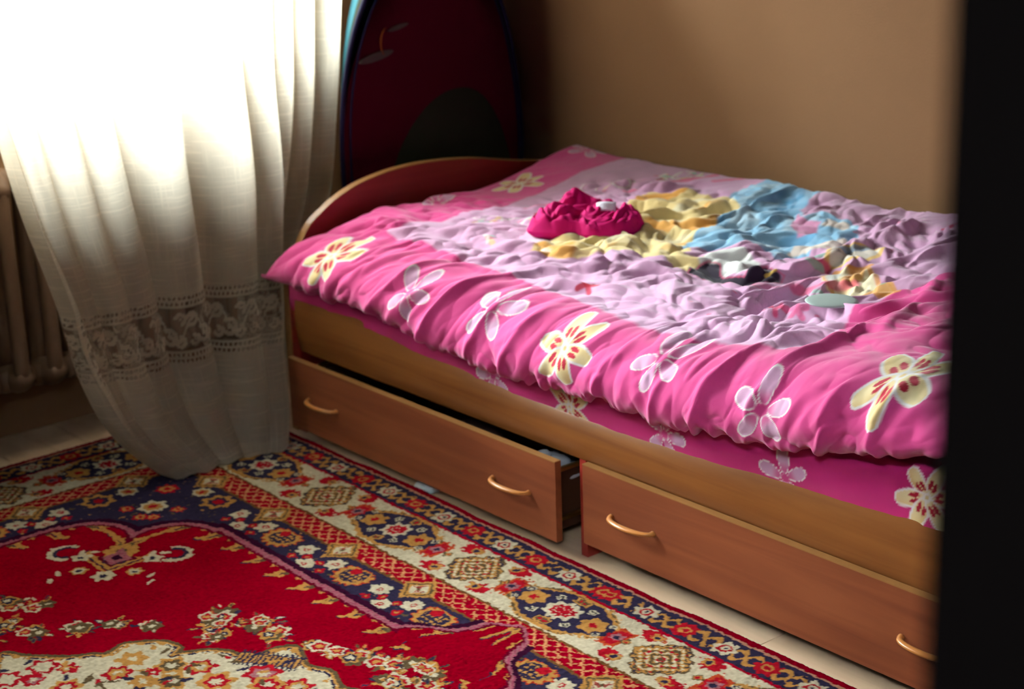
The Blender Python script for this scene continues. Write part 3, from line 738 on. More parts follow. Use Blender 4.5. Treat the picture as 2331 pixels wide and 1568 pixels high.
# ------------------------------------------------------------------ woven rug (colour per knot, quadrant mirrored)
RX0, RY0, RL, RW = -.27, -.03, 2.892, 2.0
KN = .0026
def rug_colours(P, Q):
    """P along the long side from the window end, Q across from the bed side; both folded into one quadrant"""
    P = np.where(P > RL/2, RL-P, P); Q = np.where(Q > RW/2, RW-Q, Q)
    CR = s2l((160, 0, 34)); CM = s2l((222, 206, 176)); GD = s2l((206, 150, 82)); NV = s2l((62, 54, 78)); OL = s2l((112, 92, 66)); PK = s2l((180, 118, 122)); RD = s2l((188, 30, 48)); DP = s2l((66, 22, 50)); DK = s2l((36, 44, 52))
    wob = .0016
    P = P+wob*fnoise(P.shape, 3, 81); Q = Q+wob*fnoise(P.shape, 3, 82)
    d = np.minimum(P, Q); a = np.maximum(P, Q)
    mitre = P < Q
    col = np.zeros(P.shape+(3,)); col[:] = CR
    sh = P.shape
    big = fnoise(sh, 5, 83); 
    def M(mask, c): col[mask] = c
    def per(x, p, o=0.0): return np.abs((x-o+p/2) % p-p/2)          # distance to nearest lattice point
    def cell(x, p, o=0.0): return (x-o+p/2) % p-p/2                 # signed
    # field outline
    f1 = d-.429
    c1 = .1-np.hypot(P-.54, Q-.67); c2 = .1-np.hypot(P-.67, Q-.54)
    f2 = np.maximum(np.maximum(c1, c2), np.maximum(P-.672, Q-.672))
    F = np.minimum(f1, f2)
    bump = np.interp(Q, [.262, .30, .335, .365, .395, .42], [0, .055, .062, .078, .13, .155])-np.abs(P-1.446)
    bump = np.where(Q > .262, bump, -1)
    F = np.where(Q < .46, np.maximum(F, bump), F)
    # ---- bands outside the field
    M((d < .020), s2l((150, 0, 34)))
    M((d >= .020) & (d < .0255), s2l((206, 150, 120)))
    g = (d >= .0255) & (d < .092); M(g, NV)
    sx = cell(a, .0975, .5122); sy = d-.059
    s1 = np.abs(sy-.018*np.sin(sx/.0975*2*math.pi*1.5)) < .0065; s2_ = np.abs(sy+.018*np.sin(sx/.0975*2*math.pi*1.5)) < .0065
    M(g & (s1 | s2_) & (np.abs(sx) < .036) & (big > -1.1), GD)
    wx = cell(a, .195, .561); r1 = np.hypot(wx, sy); M(g & (r1 < .023+.004*np.cos(6*np.arctan2(sy, wx))), CM); M(g & (r1 < .014), RD); M(g & (r1 < .009), CM); M(g & (r1 < .004), NV)
    wx = cell(a, .195, .6585); r1 = np.hypot(wx, sy); M(g & (r1 < .024+.003*np.cos(8*np.arctan2(sy, wx))), RD); M(g & (r1 < .012), GD); M(g & (r1 < .007), RD)
    M((d >= .092) & (d < .099), s2l((176, 10, 44)))
    g = (d >= .099) & (d < .248); M(g, CM)
    # cream band: big navy cartouches (B) and lacy diamonds (A)
    k0 = .685; PR = .507
    dy = d-.169
    bxx = cell(a, PR, k0+.2475); ax = cell(a, PR, k0)
    hexa = np.abs(bxx)/.175+np.abs(dy)/.095
    hz = fnoise(sh, 2.2, 84); 
    M(g & (hexa < 1.0+.05*hz) & (np.abs(dy) < .074), GD); M(g & (hexa < 1.0) & (hexa > .93) & (hz > .2), OL)
    ins = g & (hexa < .86) & (np.abs(dy) < .062); M(ins, NV)
    M(g & (np.abs(bxx) > .118) & (np.abs(bxx) < .158) & (np.abs(dy) < .034+.006*hz), s2l((200, 84, 50)))
    M(g & (np.abs(bxx) > .124) & (np.abs(bxx) < .150) & (np.abs(dy) < .026+.004*hz), RD)
    def ros(x, y, r, c0, c1_, c2_=None, pet=8, area=g, dp=.14):
        an = np.arctan2(y, x); q = np.hypot(x, y)/(1+dp*np.cos(pet*an))
        M(area & (q < r), c0); M(area & (q < r*.66), c1_); M(area & (q < r*.34), c2_ if c2_ is not None else c0)
    ros(bxx, dy, .031, CM, RD, CM)
    M(g & (np.hypot(bxx, dy) < .009), RD)
    for s in (-1, 1):
        ros(bxx-s*.074, dy, .027, GD, GD, RD, 6)
        ros(bxx-s*.136, dy, .020, RD, PK, NV, 6)
        for t in (-1, 1):
            ros(bxx-s*.038, dy-t*.036, .010, CM, DK, CM, 5); ros(bxx-s*.105, dy-t*.022, .008, CM, NV, CM, 4)
    for t in (-1, 1):
        ros(bxx, dy-t*.050, .013, GD, OL, RD, 5)
    # A: symmetrical lace
    fold = np.abs(ax)/.060+np.abs(dy)/.068
    an = np.arctan2(dy/.068, ax/.06); lob = 1+.10*np.cos(4*an)+.05*np.cos(12*an)
    fr = np.hypot(ax/.056, dy/.062)/lob
    M(g & (fr < 1.0), OL); M(g & (fr < .93), GD)
    u, v = np.abs(ax), np.abs(dy)
    pat = np.sin(u*360)*np.cos(v*330)+.6*np.sin((u+v)*300+1)
    M(g & (fr < .86) & (pat > .35), OL); M(g & (fr < .86) & (pat < -.55), CM); M(g & (fr < .8) & (np.sin(u*210+.6)*np.sin(v*240+.4) > .72), RD)
    M(g & (fr > .86) & (fr < .93) & (hz > 0), NV)
    for s in (-1, 1):
        for t in (-1, 1):
            x, y = ax-s*.072, dy-t*.052
            M(g & (np.hypot(x*.8, y*1.1) < .021+.004*hz), RD); M(g & (np.hypot(x+s*.012, y*1.2) < .014+.003*hz), GD); M(g & (np.hypot(x+s*.010, y) < .006), NV)
            M(g & (np.hypot(x-s*.018, y-t*.004) < .008+.002*hz), RD)
        ros(ax-s*.088, dy, .010, OL, GD, RD, 4)
    # thin brown line, red lattice
    M((d >= .248) & (d < .2545), s2l((128, 88, 52)))
    g = (d >= .2545) & (d < .309); M(g, s2l((172, 4, 40)))
    u = a/.0317; v = (d-.2545)/.0275
    l1 = np.abs(((u+v) % 1)-.5) > .40; l2 = np.abs(((u-v) % 1)-.5) > .40
    M(g & (l1 | l2) & (hz > -.7), s2l((226, 160, 110)))
    M((d >= .309) & (d < .316), s2l((128, 88, 52)))
    # navy inner band
    g = (d >= .316) & (F < .006); M(g, NV)
    kk = cell(a, .2535, k0)
    lit = fnoise(sh, 3, 85)
    M(g & (lit > 1.5) & (d > .33), OL); M(g & (fnoise(sh, 3, 86) > 1.9), GD)
    st = (a > .62)
    for ox, oy in ((-.051, .357), (.0, .396), (.047, .355)):
        ros(kk-ox, d-oy, .0215, CM, CM, RD, 6, g & st); M(g & st & (np.hypot(kk-ox, d-oy) < .0035), CM)
    for ox, oy in ((.049, .394), (-.049, .394), (-.003, .432), (.020, .372), (-.022, .374)):
        ros(kk-ox, d-oy, .0105, RD, RD, GD, 4, g & st)
    px, py = cell(a, .2535, k0+.116), d-.358
    rr_ = np.hypot(px, py*1.1); th = np.arctan2(py, px)
    M(g & st & (rr_ < .046+.004*np.cos(14*th)) & (py > -.030), s2l((196, 70, 44)))
    M(g & st & (rr_ < .042+.004*np.cos(14*th)) & (py > -.028), GD); M(g & st & (rr_ < .031) & (py > -.024), NV)
    M(g & st & (np.abs(np.sin(px*260)*np.cos(py*240)) > .55) & (rr_ < .028), GD); M(g & st & (np.hypot(px+.012, py+.014) < .013), RD)
    # corner flowers of the navy band
    for (x0, y0, r_, ca, cb) in ((.468, .472, .030, CM, GD), (.472, .354, .022, CM, GD), (.354, .472, .022, CM, GD), (.544, .357, .034, GD, NV), (.357, .544, .034, GD, NV),
                                 (.40, .40, .024, RD, GD), (.50, .52, .016, RD, GD), (.52, .50, .016, RD, GD), (.44, .52, .016, RD, GD), (.52, .44, .016, RD, GD)):
        ros(P-x0, Q-y0, r_, ca, cb, RD, 7, g)
    # golden diamonds on the lattice
    g = (d > .255) & (d < .36) & (F < 0)
    dm = np.abs(kk)/.046+np.abs(d-.306)/.048
    M(g & (dm < 1.0+.07*hz), GD); M(g & (dm < .80), OL); M(g & (dm < .66), GD); M(g & (dm < .50), CM); M(g & (dm < .46) & (kk*(d-.306) > 0) & (hz > -.4), s2l((180, 90, 80))); M(g & (dm < .12), OL)
    # ---- field
    inn = F >= .006
    M(inn, CR)
    M((F > -.022) & (F < -.006) & (d > .30), DP)
    M((np.abs(F) <= .0068) & (d > .25), PK); M((np.abs(F) <= .0068) & (d > .25) & (((P+Q)/.0052).astype(int) % 2 == 0), s2l((176, 84, 108)))
    # scroll hooks hanging from the outline
    s = np.where(P < Q, Q, P)
    hk = cell(s, .0835, .673); fy = F-.030
    r1 = np.hypot(hk+.004, fy); ra = np.arctan2(fy, hk+.004)
    up = (ra < 1.2) & (ra > -2.6)
    gg = inn & (F < .075) & (Q < 1.0)
    M(gg & (np.abs(r1-.0235) < .0062) & up, NV); M(gg & (np.abs(r1-.0215) < .0048) & up, GD)
    M(gg & (np.abs(np.hypot(hk-.020, F-.026)-.011) < .004) & (hk > .01), GD)
    M(gg & (np.hypot(hk-.030, F-.018) < .007), OL)
    M(inn & (F < .014) & (F > .006), s2l((120, 10, 44)))
    # cream medallion
    C0 = [(.80, 1.05), (.842, 1.028), (.931, .972), (.978, .931), (1.024, .857), (1.007, .823), (1.04, .771), (1.08, .755), (1.10, .785), (1.131, .727), (1.16, .705), (1.226, .687), (1.209, .637), (1.229, .607), (1.30, .635), (1.347, .612), (1.40, .635), (1.46, .60), (1.5, .60), (1.5, 1.05)]
    m0 = inpoly(P, Q, C0)
    w = np.zeros(sh); 
    mb = gblur(m0.astype(float), 2); mb2 = gblur(m0.astype(float), 5)
    M((mb2 > .06) & ~m0, OL); M((mb > .15) & ~m0, GD)
    M(m0, CM); M((mb < .9) & m0 & (hz > -.3), NV)
    M(m0 & (mb2 < .80) & (fnoise(sh, 3, 87) > .4), GD)
    # dense leafy bar beside it
    tx = (P-1.235)*math.cos(.9)+(Q-.655)*math.sin(.9); ty = -(P-1.235)*math.sin(.9)+(Q-.655)*math.cos(.9)
    rg = np.random.default_rng(5)
    def leafy(x0, y0, ax_, l, w_, c, c2):
        u = (P-x0)*math.cos(ax_)+(Q-y0)*math.sin(ax_); v = -(P-x0)*math.sin(ax_)+(Q-y0)*math.cos(ax_)
        e = (u/l)**2+(v/w_)**2; M(e < 1, c); M((e < .4), c2)
    u = (P-1.236)*.55+(Q-.665)*.83; v = -(P-1.236)*.83+(Q-.665)*.55
    bar = (np.abs(v) < .060) & (np.abs(u) < .024+.004*np.sign(np.sin(v*700)))
    M(bar, NV); M(bar & (np.sin(v*700) > .1) & (np.abs(u) < .017), GD)
    # flowers on the medallion
    fl = [(.984, .967, .026, RD, CM), (1.02, .937, .018, RD, GD), (1.016, 1.0, .020, RD, PK), (1.066, .838, .026, GD, GD), (1.136, .799, .028, GD, OL), (1.096, .882, .024, RD, GD), (1.152, .863, .024, GD, GD),
          (1.187, .827, .028, GD, OL), (1.176, .765, .026, RD, GD), (1.27, .699, .030, RD, PK), (1.24, .771, .032, GD, RD), (1.309, .714, .030, GD, RD), (1.133, .835, .014, RD, RD), (1.35, .68, .026, RD, GD), (1.40, .72, .030, GD, RD),
          (1.33, .79, .030, RD, GD), (1.43, .80, .035, GD, RD), (1.22, .90, .03, RD, GD), (1.30, .88, .034, GD, RD), (1.38, .95, .05, RD, GD), (1.08, .97, .026, GD, RD), (1.15, .95, .026, RD, GD)]
    for x0, y0, r_, ca, cb in fl: ros(P-x0, Q-y0, r_, ca, cb, CM, 6, m0, .18)
    for _ in range(90):
        x0, y0 = rg.uniform(.9, 1.44), rg.uniform(.62, 1.0)
        if m0[np.clip(np.searchsorted(P[:P.shape[0]//2, 0], x0), 0, sh[0]-1) if False else 0, 0]: pass
        th_ = rg.uniform(0, 3.14); c_ = [OL, NV, RD, GD][int(rg.integers(0, 4))]
        u = (P-x0)*math.cos(th_)+(Q-y0)*math.sin(th_); v = -(P-x0)*math.sin(th_)+(Q-y0)*math.cos(th_)
        e = (u/.013)**2+(v/.0045)**2; M((e < 1) & m0 & (mb2 > .8), c_)
    # sprays on the red field
    def spray(x0, y0, n_, R_, seed, cols=(GD, CM, OL)):
        q = np.random.default_rng(seed)
        for _ in range(n_*3):
            a_ = q.uniform(0, 6.28); r_ = R_*q.uniform(.5, 1.15); leafy(x0+r_*math.cos(a_), y0+r_*math.sin(a_), a_, .011, .0048, [NV, GD, OL, RD][int(q.integers(0, 4))], [OL, GD, NV, CM][int(q.integers(0, 4))])
        for i in range(n_):
            a_ = q.uniform(0, 6.28); r_ = R_*q.uniform(0, .75)
            ros(P-x0-r_*math.cos(a_), Q-y0-r_*math.sin(a_), q.uniform(.013, .021), cols[i % len(cols)], [NV, RD, OL][i % 3], [CM, GD, CM][i % 3], 5, F > .02, .16)
    for x0, y0, n_, R_, sd in ((.70, .90, 4, .035, 1), (.746, .86, 3, .028, 2), (.775, .955, 5, .045, 3), (.893, .853, 3, .028, 4), (.915, .800, 3, .026, 5), (.969, .755, 3, .022, 6), (1.034, .632, 6, .045, 7), (1.06, .66, 5, .040, 8),
                             (1.10, .598, 5, .035, 9), (1.165, .607, 4, .034, 10), (1.087, .690, 3, .03, 11), (1.242, .576, 2, .018, 12), (1.287, .572, 2, .018, 13), (1.33, .540, 4, .034, 14), (1.391, .520, 5, .034, 15), (1.44, .490, 5, .04, 16), (1.45, .555, 5, .04, 17), (.85, .92, 3, .03, 18), (.80, 1.0, 4, .04, 19)):
        spray(x0, y0, n_, R_, sd)
    # corner motif, mirrored on the diagonal
    ros(P-.632, Q-.632, .034, GD, GD, OL, 8, inn); M(inn & (np.hypot(P-.66, Q-.66) < .026) & (hz > -.2) & (P+Q > 1.29), NV)
    ros(P-.714, Q-.714, .022, CM, CM, NV, 6, inn)
    for (x0, y0) in ((.603, .706), (.706, .603)): ros(P-x0, Q-y0, .019, CM, CM, NV, 5, inn); leafy(x0-.02, y0-.012, .8, .013, .006, CM, CM); leafy(x0-.005, y0-.032, 2.2, .011, .005, CM, CM)
    for (x0, y0) in ((.659, .738), (.738, .659)): ros(P-x0, Q-y0, .017, GD, CM, NV, 6, inn)
    for (x0, y0, t_) in ((.644, .775, .3), (.775, .644, 1.3), (.66, .80, .5), (.80, .66, 1.1)): leafy(x0, y0, t_, .012, .005, CM, CM)
    for (x0, y0, s_) in ((.560, .718, 1), (.718, .560, 1)):
        r1 = np.hypot(P-x0, Q-y0); an = np.arctan2(Q-y0, P-x0); m_ = np.arctan2(.64-y0, .64-x0)
        dd = np.abs((an-m_+math.pi) % (2*math.pi)-math.pi)
        M(inn & (np.abs(r1-.032) < .0062+.002*hz) & (dd > 1.1), CM); M(inn & (np.abs(r1-.023) < .004) & (dd > 1.0), NV)
    # yarn tone variation
    col *= (1+.10*fnoise(sh, 1.5, 88)+.05*fnoise(sh, 30, 89))[..., None]
    return np.clip(col**1.08*.62, 0, 1)
def axis_lines(L, fine, end):
    return np.concatenate([np.arange(0, end, fine), np.linspace(end, L, max(3, int((L-end)/.0065)))])
pa = axis_lines(RL, KN, 2.0); qa = axis_lines(RW, KN, 1.28)
P, Q = np.meshgrid(pa, qa, indexing='ij')
rc = rug_colours(P, Q)
zz = .0085+.0007*fnoise(P.shape, 1.3, 90)+.0012*fnoise(P.shape, 120, 91)
eg = np.minimum(np.minimum(P, RL-P), np.minimum(Q, RW-Q)); zz = zz*smooth(-.001, .006, eg)+.0005
ex = .0016*fnoise(P.shape, 30, 92)
Vr = np.stack([RX0+P, RY0-Q+ex*smooth(.08, 0, Q), zz], -1)
mr_, nt, b = new_mat('rug_wool')
at = N(nt, 'ShaderNodeAttribute'); at.attribute_name = 'print'; nt.links.new(at.outputs['Color'], b.inputs['Base Color'])
b.inputs['Roughness'].default_value = .95; b.inputs['Specular IOR Level'].default_value = 0.0
rug = link('rug', grid_mesh('rug', Vr, flip=True, col=rc), mr_, None)
tag(rug, 'red oriental rug with cream, gold and navy floral borders on the floor', 'rug')
# ------------------------------------------------------------------ curtains
def curtain_material(name, base=(228, 214, 192), op=.72):
    m, nt, b = new_mat(name); nt.nodes.remove(b)
    out = nt.nodes['Material Output']
    uv = N(nt, 'ShaderNodeUVMap')
    def lines(sx, sy, lo, hi):
        mp = N(nt, 'ShaderNodeMapping'); mp.inputs['Scale'].default_value = (sx, sy, 1)
        nz = N(nt, 'ShaderNodeTexNoise'); nz.inputs['Scale'].default_value = 1; nz.inputs['Detail'].default_value = 2
        nt.links.new(uv.outputs[0], mp.inputs[0]); nt.links.new(mp.outputs[0], nz.inputs['Vector'])
        r = N(nt, 'ShaderNodeMapRange'); r.inputs['From Min'].default_value = lo; r.inputs['From Max'].default_value = hi
        nt.links.new(nz.outputs['Fac'], r.inputs['Value']); return r.outputs[0]
    h = lines(9, 170, .54, .66); v = lines(150, 7, .56, .70); f1 = lines(30, 900, .3, .7); f2 = lines(900, 30, .3, .7)
    def mth(op_, a, b_, val=None):
        n = N(nt, 'ShaderNodeMath', operation=op_)
        nt.links.new(a, n.inputs[0])
        if b_ is not None: nt.links.new(b_, n.inputs[1])
        else: n.inputs[1].default_value = val
        return n.outputs[0]
    thick = mth('MAXIMUM', h, mth('MULTIPLY', v, None, .8))
    fine = mth('MULTIPLY', mth('ADD', f1, f2), None, .06)
    at = N(nt, 'ShaderNodeAttribute'); at.attribute_name = 'cover'
    a1 = mth('ADD', mth('MULTIPLY', thick, None, .13), fine)
    a2 = mth('ADD', a1, None, op-.08)
    al = mth('MULTIPLY', a2, at.outputs['Fac']); 
    cl = N(nt, 'ShaderNodeClamp'); nt.links.new(al, cl.inputs[0])
    df = N(nt, 'ShaderNodeBsdfDiffuse'); df.inputs[0].default_value = C4(base)
    tl = N(nt, 'ShaderNodeBsdfTranslucent'); tl.inputs[0].default_value = C4(base)
    mx = N(nt, 'ShaderNodeMixShader'); mx.inputs[0].default_value = .66
    nt.links.new(df.outputs[0], mx.inputs[1]); nt.links.new(tl.outputs[0], mx.inputs[2])
    bp = N(nt, 'ShaderNodeBump'); bp.inputs['Strength'].default_value = .3; bp.inputs['Distance'].default_value = .001
    nt.links.new(thick, bp.inputs['Height']); nt.links.new(bp.outputs[0], df.inputs['Normal'])
    tr = N(nt, 'ShaderNodeBsdfTransparent'); m2 = N(nt, 'ShaderNodeMixShader')
    nt.links.new(cl.outputs[0], m2.inputs[0]); nt.links.new(tr.outputs[0], m2.inputs[1]); nt.links.new(mx.outputs[0], m2.inputs[2])
    nt.links.new(m2.outputs[0], out.inputs[0])
    return m
M_cur = curtain_material('sheer_curtain')
def lace_cover(s, z):
    c = np.ones(s.shape)
    for zz in (.250, .262, .368, .380):
        o = .0055 if zz in (.262, .368) else 0
        c[np.hypot((s+o+.0055) % .011-.0055, z-zz) < .0030] = .05
    band = (z > .270) & (z < .359)
    c[band] = .34
    p = .085
    for ox, oy, r, w, a0, a1 in ((.016, .335, .014, .0046, -2.5, 3.14), (.046, .300, .017, .0050, -3.14, 2.4), (.074, .336, .012, .0044, -1.5, 3.14), (.070, .290, .012, .0044, -3.14, 1.6), (.020, .290, .010, .0042, -3.1, 2.0)):
        x = (s-ox+p/2) % p-p/2; y = z-oy; rr = np.hypot(x, y); an = np.arctan2(y, x)
        sp = r*(1-.22*(an+math.pi)/math.pi*.5)
        c[band & (np.abs(rr-sp) < w) & (an > a0) & (an < a1)] = 1.0
        c[band & (rr < r*.32)] = 1.0
    x = (s % p)-p/2
    c[band & (np.abs((z-.314)-.026*np.sin(s/p*2*math.pi)) < .0052)] = 1.0
    return c
def curtain(name, ZL, YL, YR, XC, K, A, B, ph, label, warp_seed, ns=430, sheer=1.0, hem=.004, widths=None):
    zs = np.concatenate([np.linspace(hem, .22, 34), np.arange(.2235, .40, .0030), np.linspace(.405, 1.25, 70), np.linspace(1.3, 2.36, 18)])
    q = np.linspace(0, 1, ns); Qq, Z = np.meshgrid(q, zs, indexing='ij')
    yl = CI(zs, ZL, YL)[None]; yr = CI(zs, ZL, YR)[None]; xc = CI(zs, ZL, XC)[None]; Az = np.interp(zs, [0, .4, 1.0, 2.4], A)[None]; Bz = np.interp(zs, [0, .4, 1.0, 2.4], B)[None]
    n1 = fnoise((ns, len(zs)), 70, warp_seed); n2 = fnoise((ns, len(zs)), 30, warp_seed+1)
    rr = np.random.default_rng(warp_seed); kn = np.cumsum(np.r_[0, np.array(widths) if widths else rr.uniform(.65, 1.4, K)]); kn = kn/kn[-1]
    F = np.interp(q, kn, np.arange(K+1))[:, None]
    F = gblur(np.repeat(F, 3, 1), 6)[:, :1]
    phi = 2*math.pi*F+ph+.35*n1
    am = np.interp(q, kn, rr.uniform(.7, 1.25, K+1))[:, None]
    x = xc+Az*am*np.cos(phi)+.004*n2; y = yl+(yr-yl)*Qq+Bz*am*np.sin(phi)+.003*n1
    y = y+.10*0
    zz = Z+0*x
    hemw = np.clip(1-Z/.10, 0, 1); zz = zz+hemw*.006*(1+np.sin(phi*1.0+1)+.5*np.sin(phi*4.3))
    mid = 60
    arc = np.r_[0, np.cumsum(np.hypot(np.diff(x[:, mid]), np.diff(y[:, mid])))]
    S = np.repeat(arc[:, None], len(zs), 1)
    uv = np.stack([S, Z], -1); cov = lace_cover(S, Z)
    edge = np.minimum(S, arc[-1]-S); cov = np.where(edge < .012, 1.15, cov); cov = np.where(Z < hem+.03, 1.12, cov); cov = cov*sheer
    V = np.stack([x, y, zz], -1)
    i0 = np.searchsorted(zs, .243); i1 = np.searchsorted(zs, .387)
    def piece(nm, a, b, par=None):
        me = grid_mesh(nm, V[:, a:b], uv=uv[:, a:b], attrs={'cover': cov[:, a:b]})
        return link(nm, me, M_cur, par)
    up = piece(name, i1-1, len(zs)); tag(up, label, 'curtain')
    lo = piece('hem_panel', 0, i0+1, up); lc = piece('lace_band', i0, i1, up); lc['label'] = 'openwork lace band with scrolls'
    return V
ZL = [0, .08, .25, .40, .60, .83, 1.0, 1.3, 2.4]
curtain('sheer_curtain', ZL, [-.375, -.455, -.530, -.540, -.575, -.60, -.64, -.70, -.80], [-.125, -.095, -.065, -.02, .045, .085, .098, .12, .18],
        [.062, .035, -.005, -.06, -.125, -.19, -.20, -.215, -.24], 6, (.046, .040, .030, .02), (.030, .030, .024, .018), .6,
        'wide sheer cream curtain panel with a lace band, sweeping onto the rug', 101, widths=(.55, .8, .7, 1.5, 1.7, .9))
curtain('sheer_curtain', [0, .1, .3, .49, .71, .97, 2.4], [-.11, -.10, -.05, .03, .115, .135, .20], [.010, .02, .08, .215, .300, .340, .42],
        [-.075, -.08, -.11, -.15, -.21, -.22, -.25], 3, (.012, .018, .022, .02), (.008, .014, .016, .014), 2.2,
        'narrow sheer curtain panel hanging behind the bed corner, right of the wide one', 202, ns=240)
curtain('sheer_curtain', [0, .5, .9, 1.6, 2.4], [-1.75, -1.74, -1.72, -1.70, -1.70], [-.80, -.76, -.74, -.74, -.80], [-.20, -.21, -.21, -.22, -.24], 6, (.03, .03, .026, .02), (.02, .02, .02, .018), 1.1,
        'unseen sheer curtain panel added left of the frame to hold back window light', 303, ns=200)  # out-of-view panel added to dim and diffuse the window light
rod = empty('curtain_rail', (-.24, -.4, 2.4), 'pale curtain rail above the window', 'curtain rail')
bm = bmesh.new(); add_tube(bm, [(-.24, -2.0, 2.38), (-.24, .6, 2.38)], .011, 12)
link('rail_rod', bm_mesh('rail_rod', bm), M_white, rod, True)
for yy in (-1.9, -.7, .5): box('bracket', (WX, yy-.01, 2.37), (-.235, yy+.01, 2.39), M_white, rod, .002)

# ------------------------------------------------------------------ radiator
rad = empty('radiator', (-.37, -.5, .10), 'old cast iron radiator under the window behind the curtain', 'radiator')
def section_mesh():
    bm = bmesh.new()
    for xx in (-.322, -.412):
        add_tube(bm, [(xx, 0, .175), (xx, 0, .21), (xx, 0, .30), (xx, 0, .58), (xx, 0, .615), (xx, 0, .635)], [(.020, .024), (.018, .024), (.017, .023), (.017, .023), (.018, .024), (.021, .026)], 14)
    for z0, s in ((.640, 1), (.172, -1)):
        pts = []; rad_ = []
        for k in range(13):
            f = k/12; pts.append((-.298-.138*f, 0, z0-s*.012*(2*f-1)**2*1.6)); e = math.sin(math.pi*min(max(f, .04), .96))**.45; rad_.append((.030*e+.004, .028*e+.004))
        add_tube(bm, pts, rad_, 14)
    for z0 in (.640, .172): add_tube(bm, [(-.367, -.041, z0), (-.367, -.03, z0), (-.367, .03, z0), (-.367, .041, z0)], [.026, .029, .029, .026], 14)
    bmesh.ops.recalc_face_normals(bm, faces=bm.faces)
    return bm_mesh('section', bm)
sm = section_mesh(); sm.materials.append(M_rad); sm.shade_smooth()
for k in range(14):
    o = bpy.data.objects.new('section', sm); COL.objects.link(o); o.parent = rad; o.location = (.37, .5-.477+.0825*(k-7)+.022+.0, -.10)
def pipe(nm, pts, r_):
    b_ = bmesh.new(); add_tube(b_, pts, r_, 10); link(nm, bm_mesh(nm, b_), M_rad, rad, True)
pipe('pipe', [(-.367, .03, .172), (-.367, .10, .172), (-.42, .16, .172), (-.42, .165, .0)], .012)
pipe('pipe', [(-.367, .03, .640), (-.367, .13, .640), (-.43, .20, .640), (-.43, .21, .40), (-.43, .21, .0)], .012)
for yy in (-.95, -.05): pipe('wall_hook', [(WX, yy, .60), (-.37, yy, .60)], .008)

# ------------------------------------------------------------------ things on the sill
def uvball(name, c, r, mat, lab, cat):
    a, b = np.meshgrid(np.linspace(0, 2*math.pi, 49), np.linspace(0, math.pi, 33), indexing='ij')
    V = np.stack([np.sin(b)*np.cos(a)*r[0], np.sin(b)*np.sin(a)*r[1], np.cos(b)*r[2]], -1)
    V[..., 2] = np.maximum(V[..., 2], -r[2]*.985)
    o = link(name, grid_mesh(name, V, flip=True), mat, None, True); o.location = c; return tag(o, lab, cat)
mb, nt, b = new_mat('teal_rubber')
b.inputs['Base Color'].default_value = C4((70, 176, 178)); b.inputs['Roughness'].default_value = .35
tl = N(nt, 'ShaderNodeBsdfTranslucent'); tl.inputs[0].default_value = C4((90, 200, 200)); mx = N(nt, 'ShaderNodeMixShader'); mx.inputs[0].default_value = .35
nt.links.new(b.outputs[0], mx.inputs[1]); nt.links.new(tl.outputs[0], mx.inputs[2]); nt.links.new(mx.outputs[0], nt.nodes['Material Output'].inputs[0])
uvball('toy_ball', (-.50, .262, .8505+.068), (.069, .069, .069), mb, 'teal ball on the window sill seen through the curtain gap', 'ball')
mp_ = plain('pale_blue_plush', (150, 206, 220), .9, .1, .3, 300, .05)
uvball('small_cushion', (-.53, .10, .8505+.075), (.05, .078, .076), mp_, 'pale blue cushion on the window sill left of the teal ball', 'cushion')

# ------------------------------------------------------------------ tall bag standing in the corner
bag = empty('tall_bag', (-.25, .57, 0), 'tall arched maroon fabric bag with navy piping standing in the dark corner', 'bag')
M_mar = plain('maroon_fabric', (100, 12, 42), .85, .15, .2, 700, .08); M_teal = plain('teal_fabric', (44, 104, 112), .8, .2, .2, 500, .05)
M_nav = plain('navy_piping', (26, 24, 70), .7, .3, 0, 60, .05); M_pock = plain('olive_fabric', (62, 66, 52), .9, .1, .2, 500, .05)
def arch(hw, top, n=60, yc=.565, flat=.55, z0=.02):
    pts = [(yc-hw*.93, z0)]
    pts += [(yc-hw*(.93+.07*k/8), z0+(flat-z0)*k/8) for k in range(1, 9)]
    for k in range(1, n):
        a = math.pi*k/n; pts.append((yc-hw*abs(math.cos(a))**1.0*(1 if a < math.pi/2 else -1)+.03*math.sin(a)**3, flat+(top-flat)*math.sin(a)**.92))
    pts += [(yc+hw*(.93+.07*k/8), z0+(flat-z0)*k/8) for k in range(8, 0, -1)]+[(yc+hw*.93, z0)]
    return pts
def loft(name, rings, mat, par, cap0=False, cap1=False):
    bm = bmesh.new(); R = [[bm.verts.new((x, y, z)) for y, z in pts] for x, pts in rings]
    for A, B in zip(R[:-1], R[1:]):
        for k in range(len(A)): bm.faces.new((A[k], A[(k+1) % len(A)], B[(k+1) % len(A)], B[k]))
    if cap0: bm.faces.new(R[0])
    if cap1: bm.faces.new(R[-1])
    bmesh.ops.recalc_face_normals(bm, faces=bm.faces)
    return link(name, bm_mesh(name, bm), mat, par, True)
fr0 = [(-.150+.012*(1-f), arch(.272*f, .55+(.985-.55)*f, z0=.55-.53*f)) for f in (.02, .4, .7, .9)]+[(-.156, arch(.280, .993))]
fr0 = [(-.140, arch(.10, .74, z0=.35)), (-.143, arch(.2, .98, z0=.15)), (-.149, arch(.270, 1.10, z0=.04)), (-.158, arch(.283, 1.055))]
loft('front_panel', fr0, M_mar, bag, cap0=True)
loft('gusset', [(-.160, arch(.287, 1.13)), (-.17, arch(.284, 1.14)), (-.215, arch(.268, 1.16, yc=.585))], M_pock, bag)
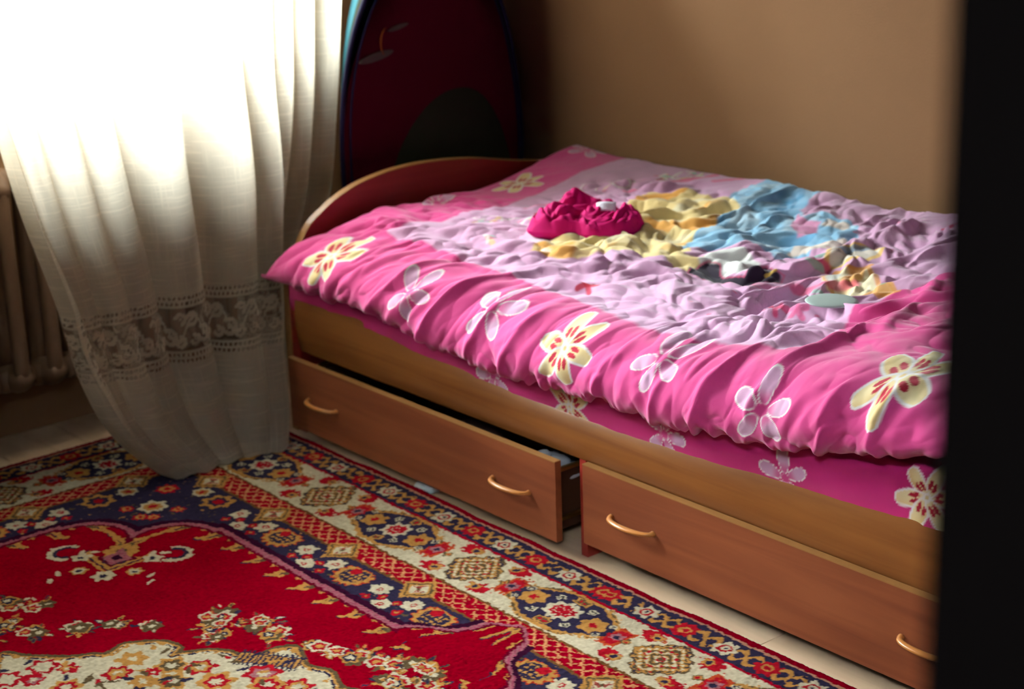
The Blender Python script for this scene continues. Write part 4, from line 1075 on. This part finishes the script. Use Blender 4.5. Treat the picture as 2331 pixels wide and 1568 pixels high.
loft('back_panel', [(-.216, arch(.268, 1.162, yc=.585)), (-.235, arch(.262, 1.17, yc=.59)), (-.29, arch(.235, 1.18, yc=.60)), (-.32, arch(.20, 1.13, yc=.60))], M_teal, bag, cap1=True)
bm = bmesh.new(); add_tube(bm, [(-.157, y, z) for y, z in arch(.289, 1.132)], .006, 8); link('piping', bm_mesh('piping', bm), M_nav, bag, True)
bm = bmesh.new(); add_tube(bm, [(-.148, y, z) for y, z in arch(.270, 1.098, z0=.05)], .003, 6); link('zip', bm_mesh('zip', bm), M_nav, bag, True)
loft('pocket', [(-.118, arch(.12, .58, yc=.60, flat=.3, z0=.08)), (-.126, arch(.19, .70, yc=.60, flat=.35, z0=.05)), (-.146, arch(.215, .74, yc=.60, flat=.38))], M_pock, bag, cap0=True)
bm = bmesh.new(); add_tube(bm, [(-.14, .655+.035*math.cos(a), 1.0+.05*math.sin(a)) for a in np.linspace(-.6, 3.74, 20)], [(.010, .003)]*20, 8); link('carry_loop', bm_mesh('carry_loop', bm), M_pock, bag, True)
bm = bmesh.new()
for (y0, z0, l, w_, a) in ((.385, .835, .052, .010, .18), (.455, .90, .032, .006, .2)):
    pts = [(-.1415-.004, y0+l*math.cos(t)*math.cos(a)-w_*math.sin(t)*math.sin(a), z0+l*math.cos(t)*math.sin(a)+w_*math.sin(t)*math.cos(a)) for t in np.linspace(0, 2*math.pi, 21)[:-1]]
    f = bm.faces.new([bm.verts.new(p_) for p_ in pts]); r_ = bmesh.ops.extrude_face_region(bm, geom=[f]); bmesh.ops.translate(bm, verts=[g_ for g_ in r_['geom'] if isinstance(g_, bmesh.types.BMVert)], vec=(.006, 0, 0))
bmesh.ops.recalc_face_normals(bm, faces=bm.faces)
link('applique', bm_mesh('applique', bm), plain('grey_applique', (104, 94, 88), .8, .2), bag)['label'] = 'grey leaf-shaped patches'
bm = bmesh.new(); add_tube(bm, [(-.140, .425+.026*math.cos(t), .865+.040*math.sin(t)) for t in np.linspace(1.9, 3.9, 12)], [(.004, .001)]*12, 8); link('orange_crescent', bm_mesh('orange_crescent', bm), plain('orange_applique', (150, 70, 30), .8, .2), bag, True)
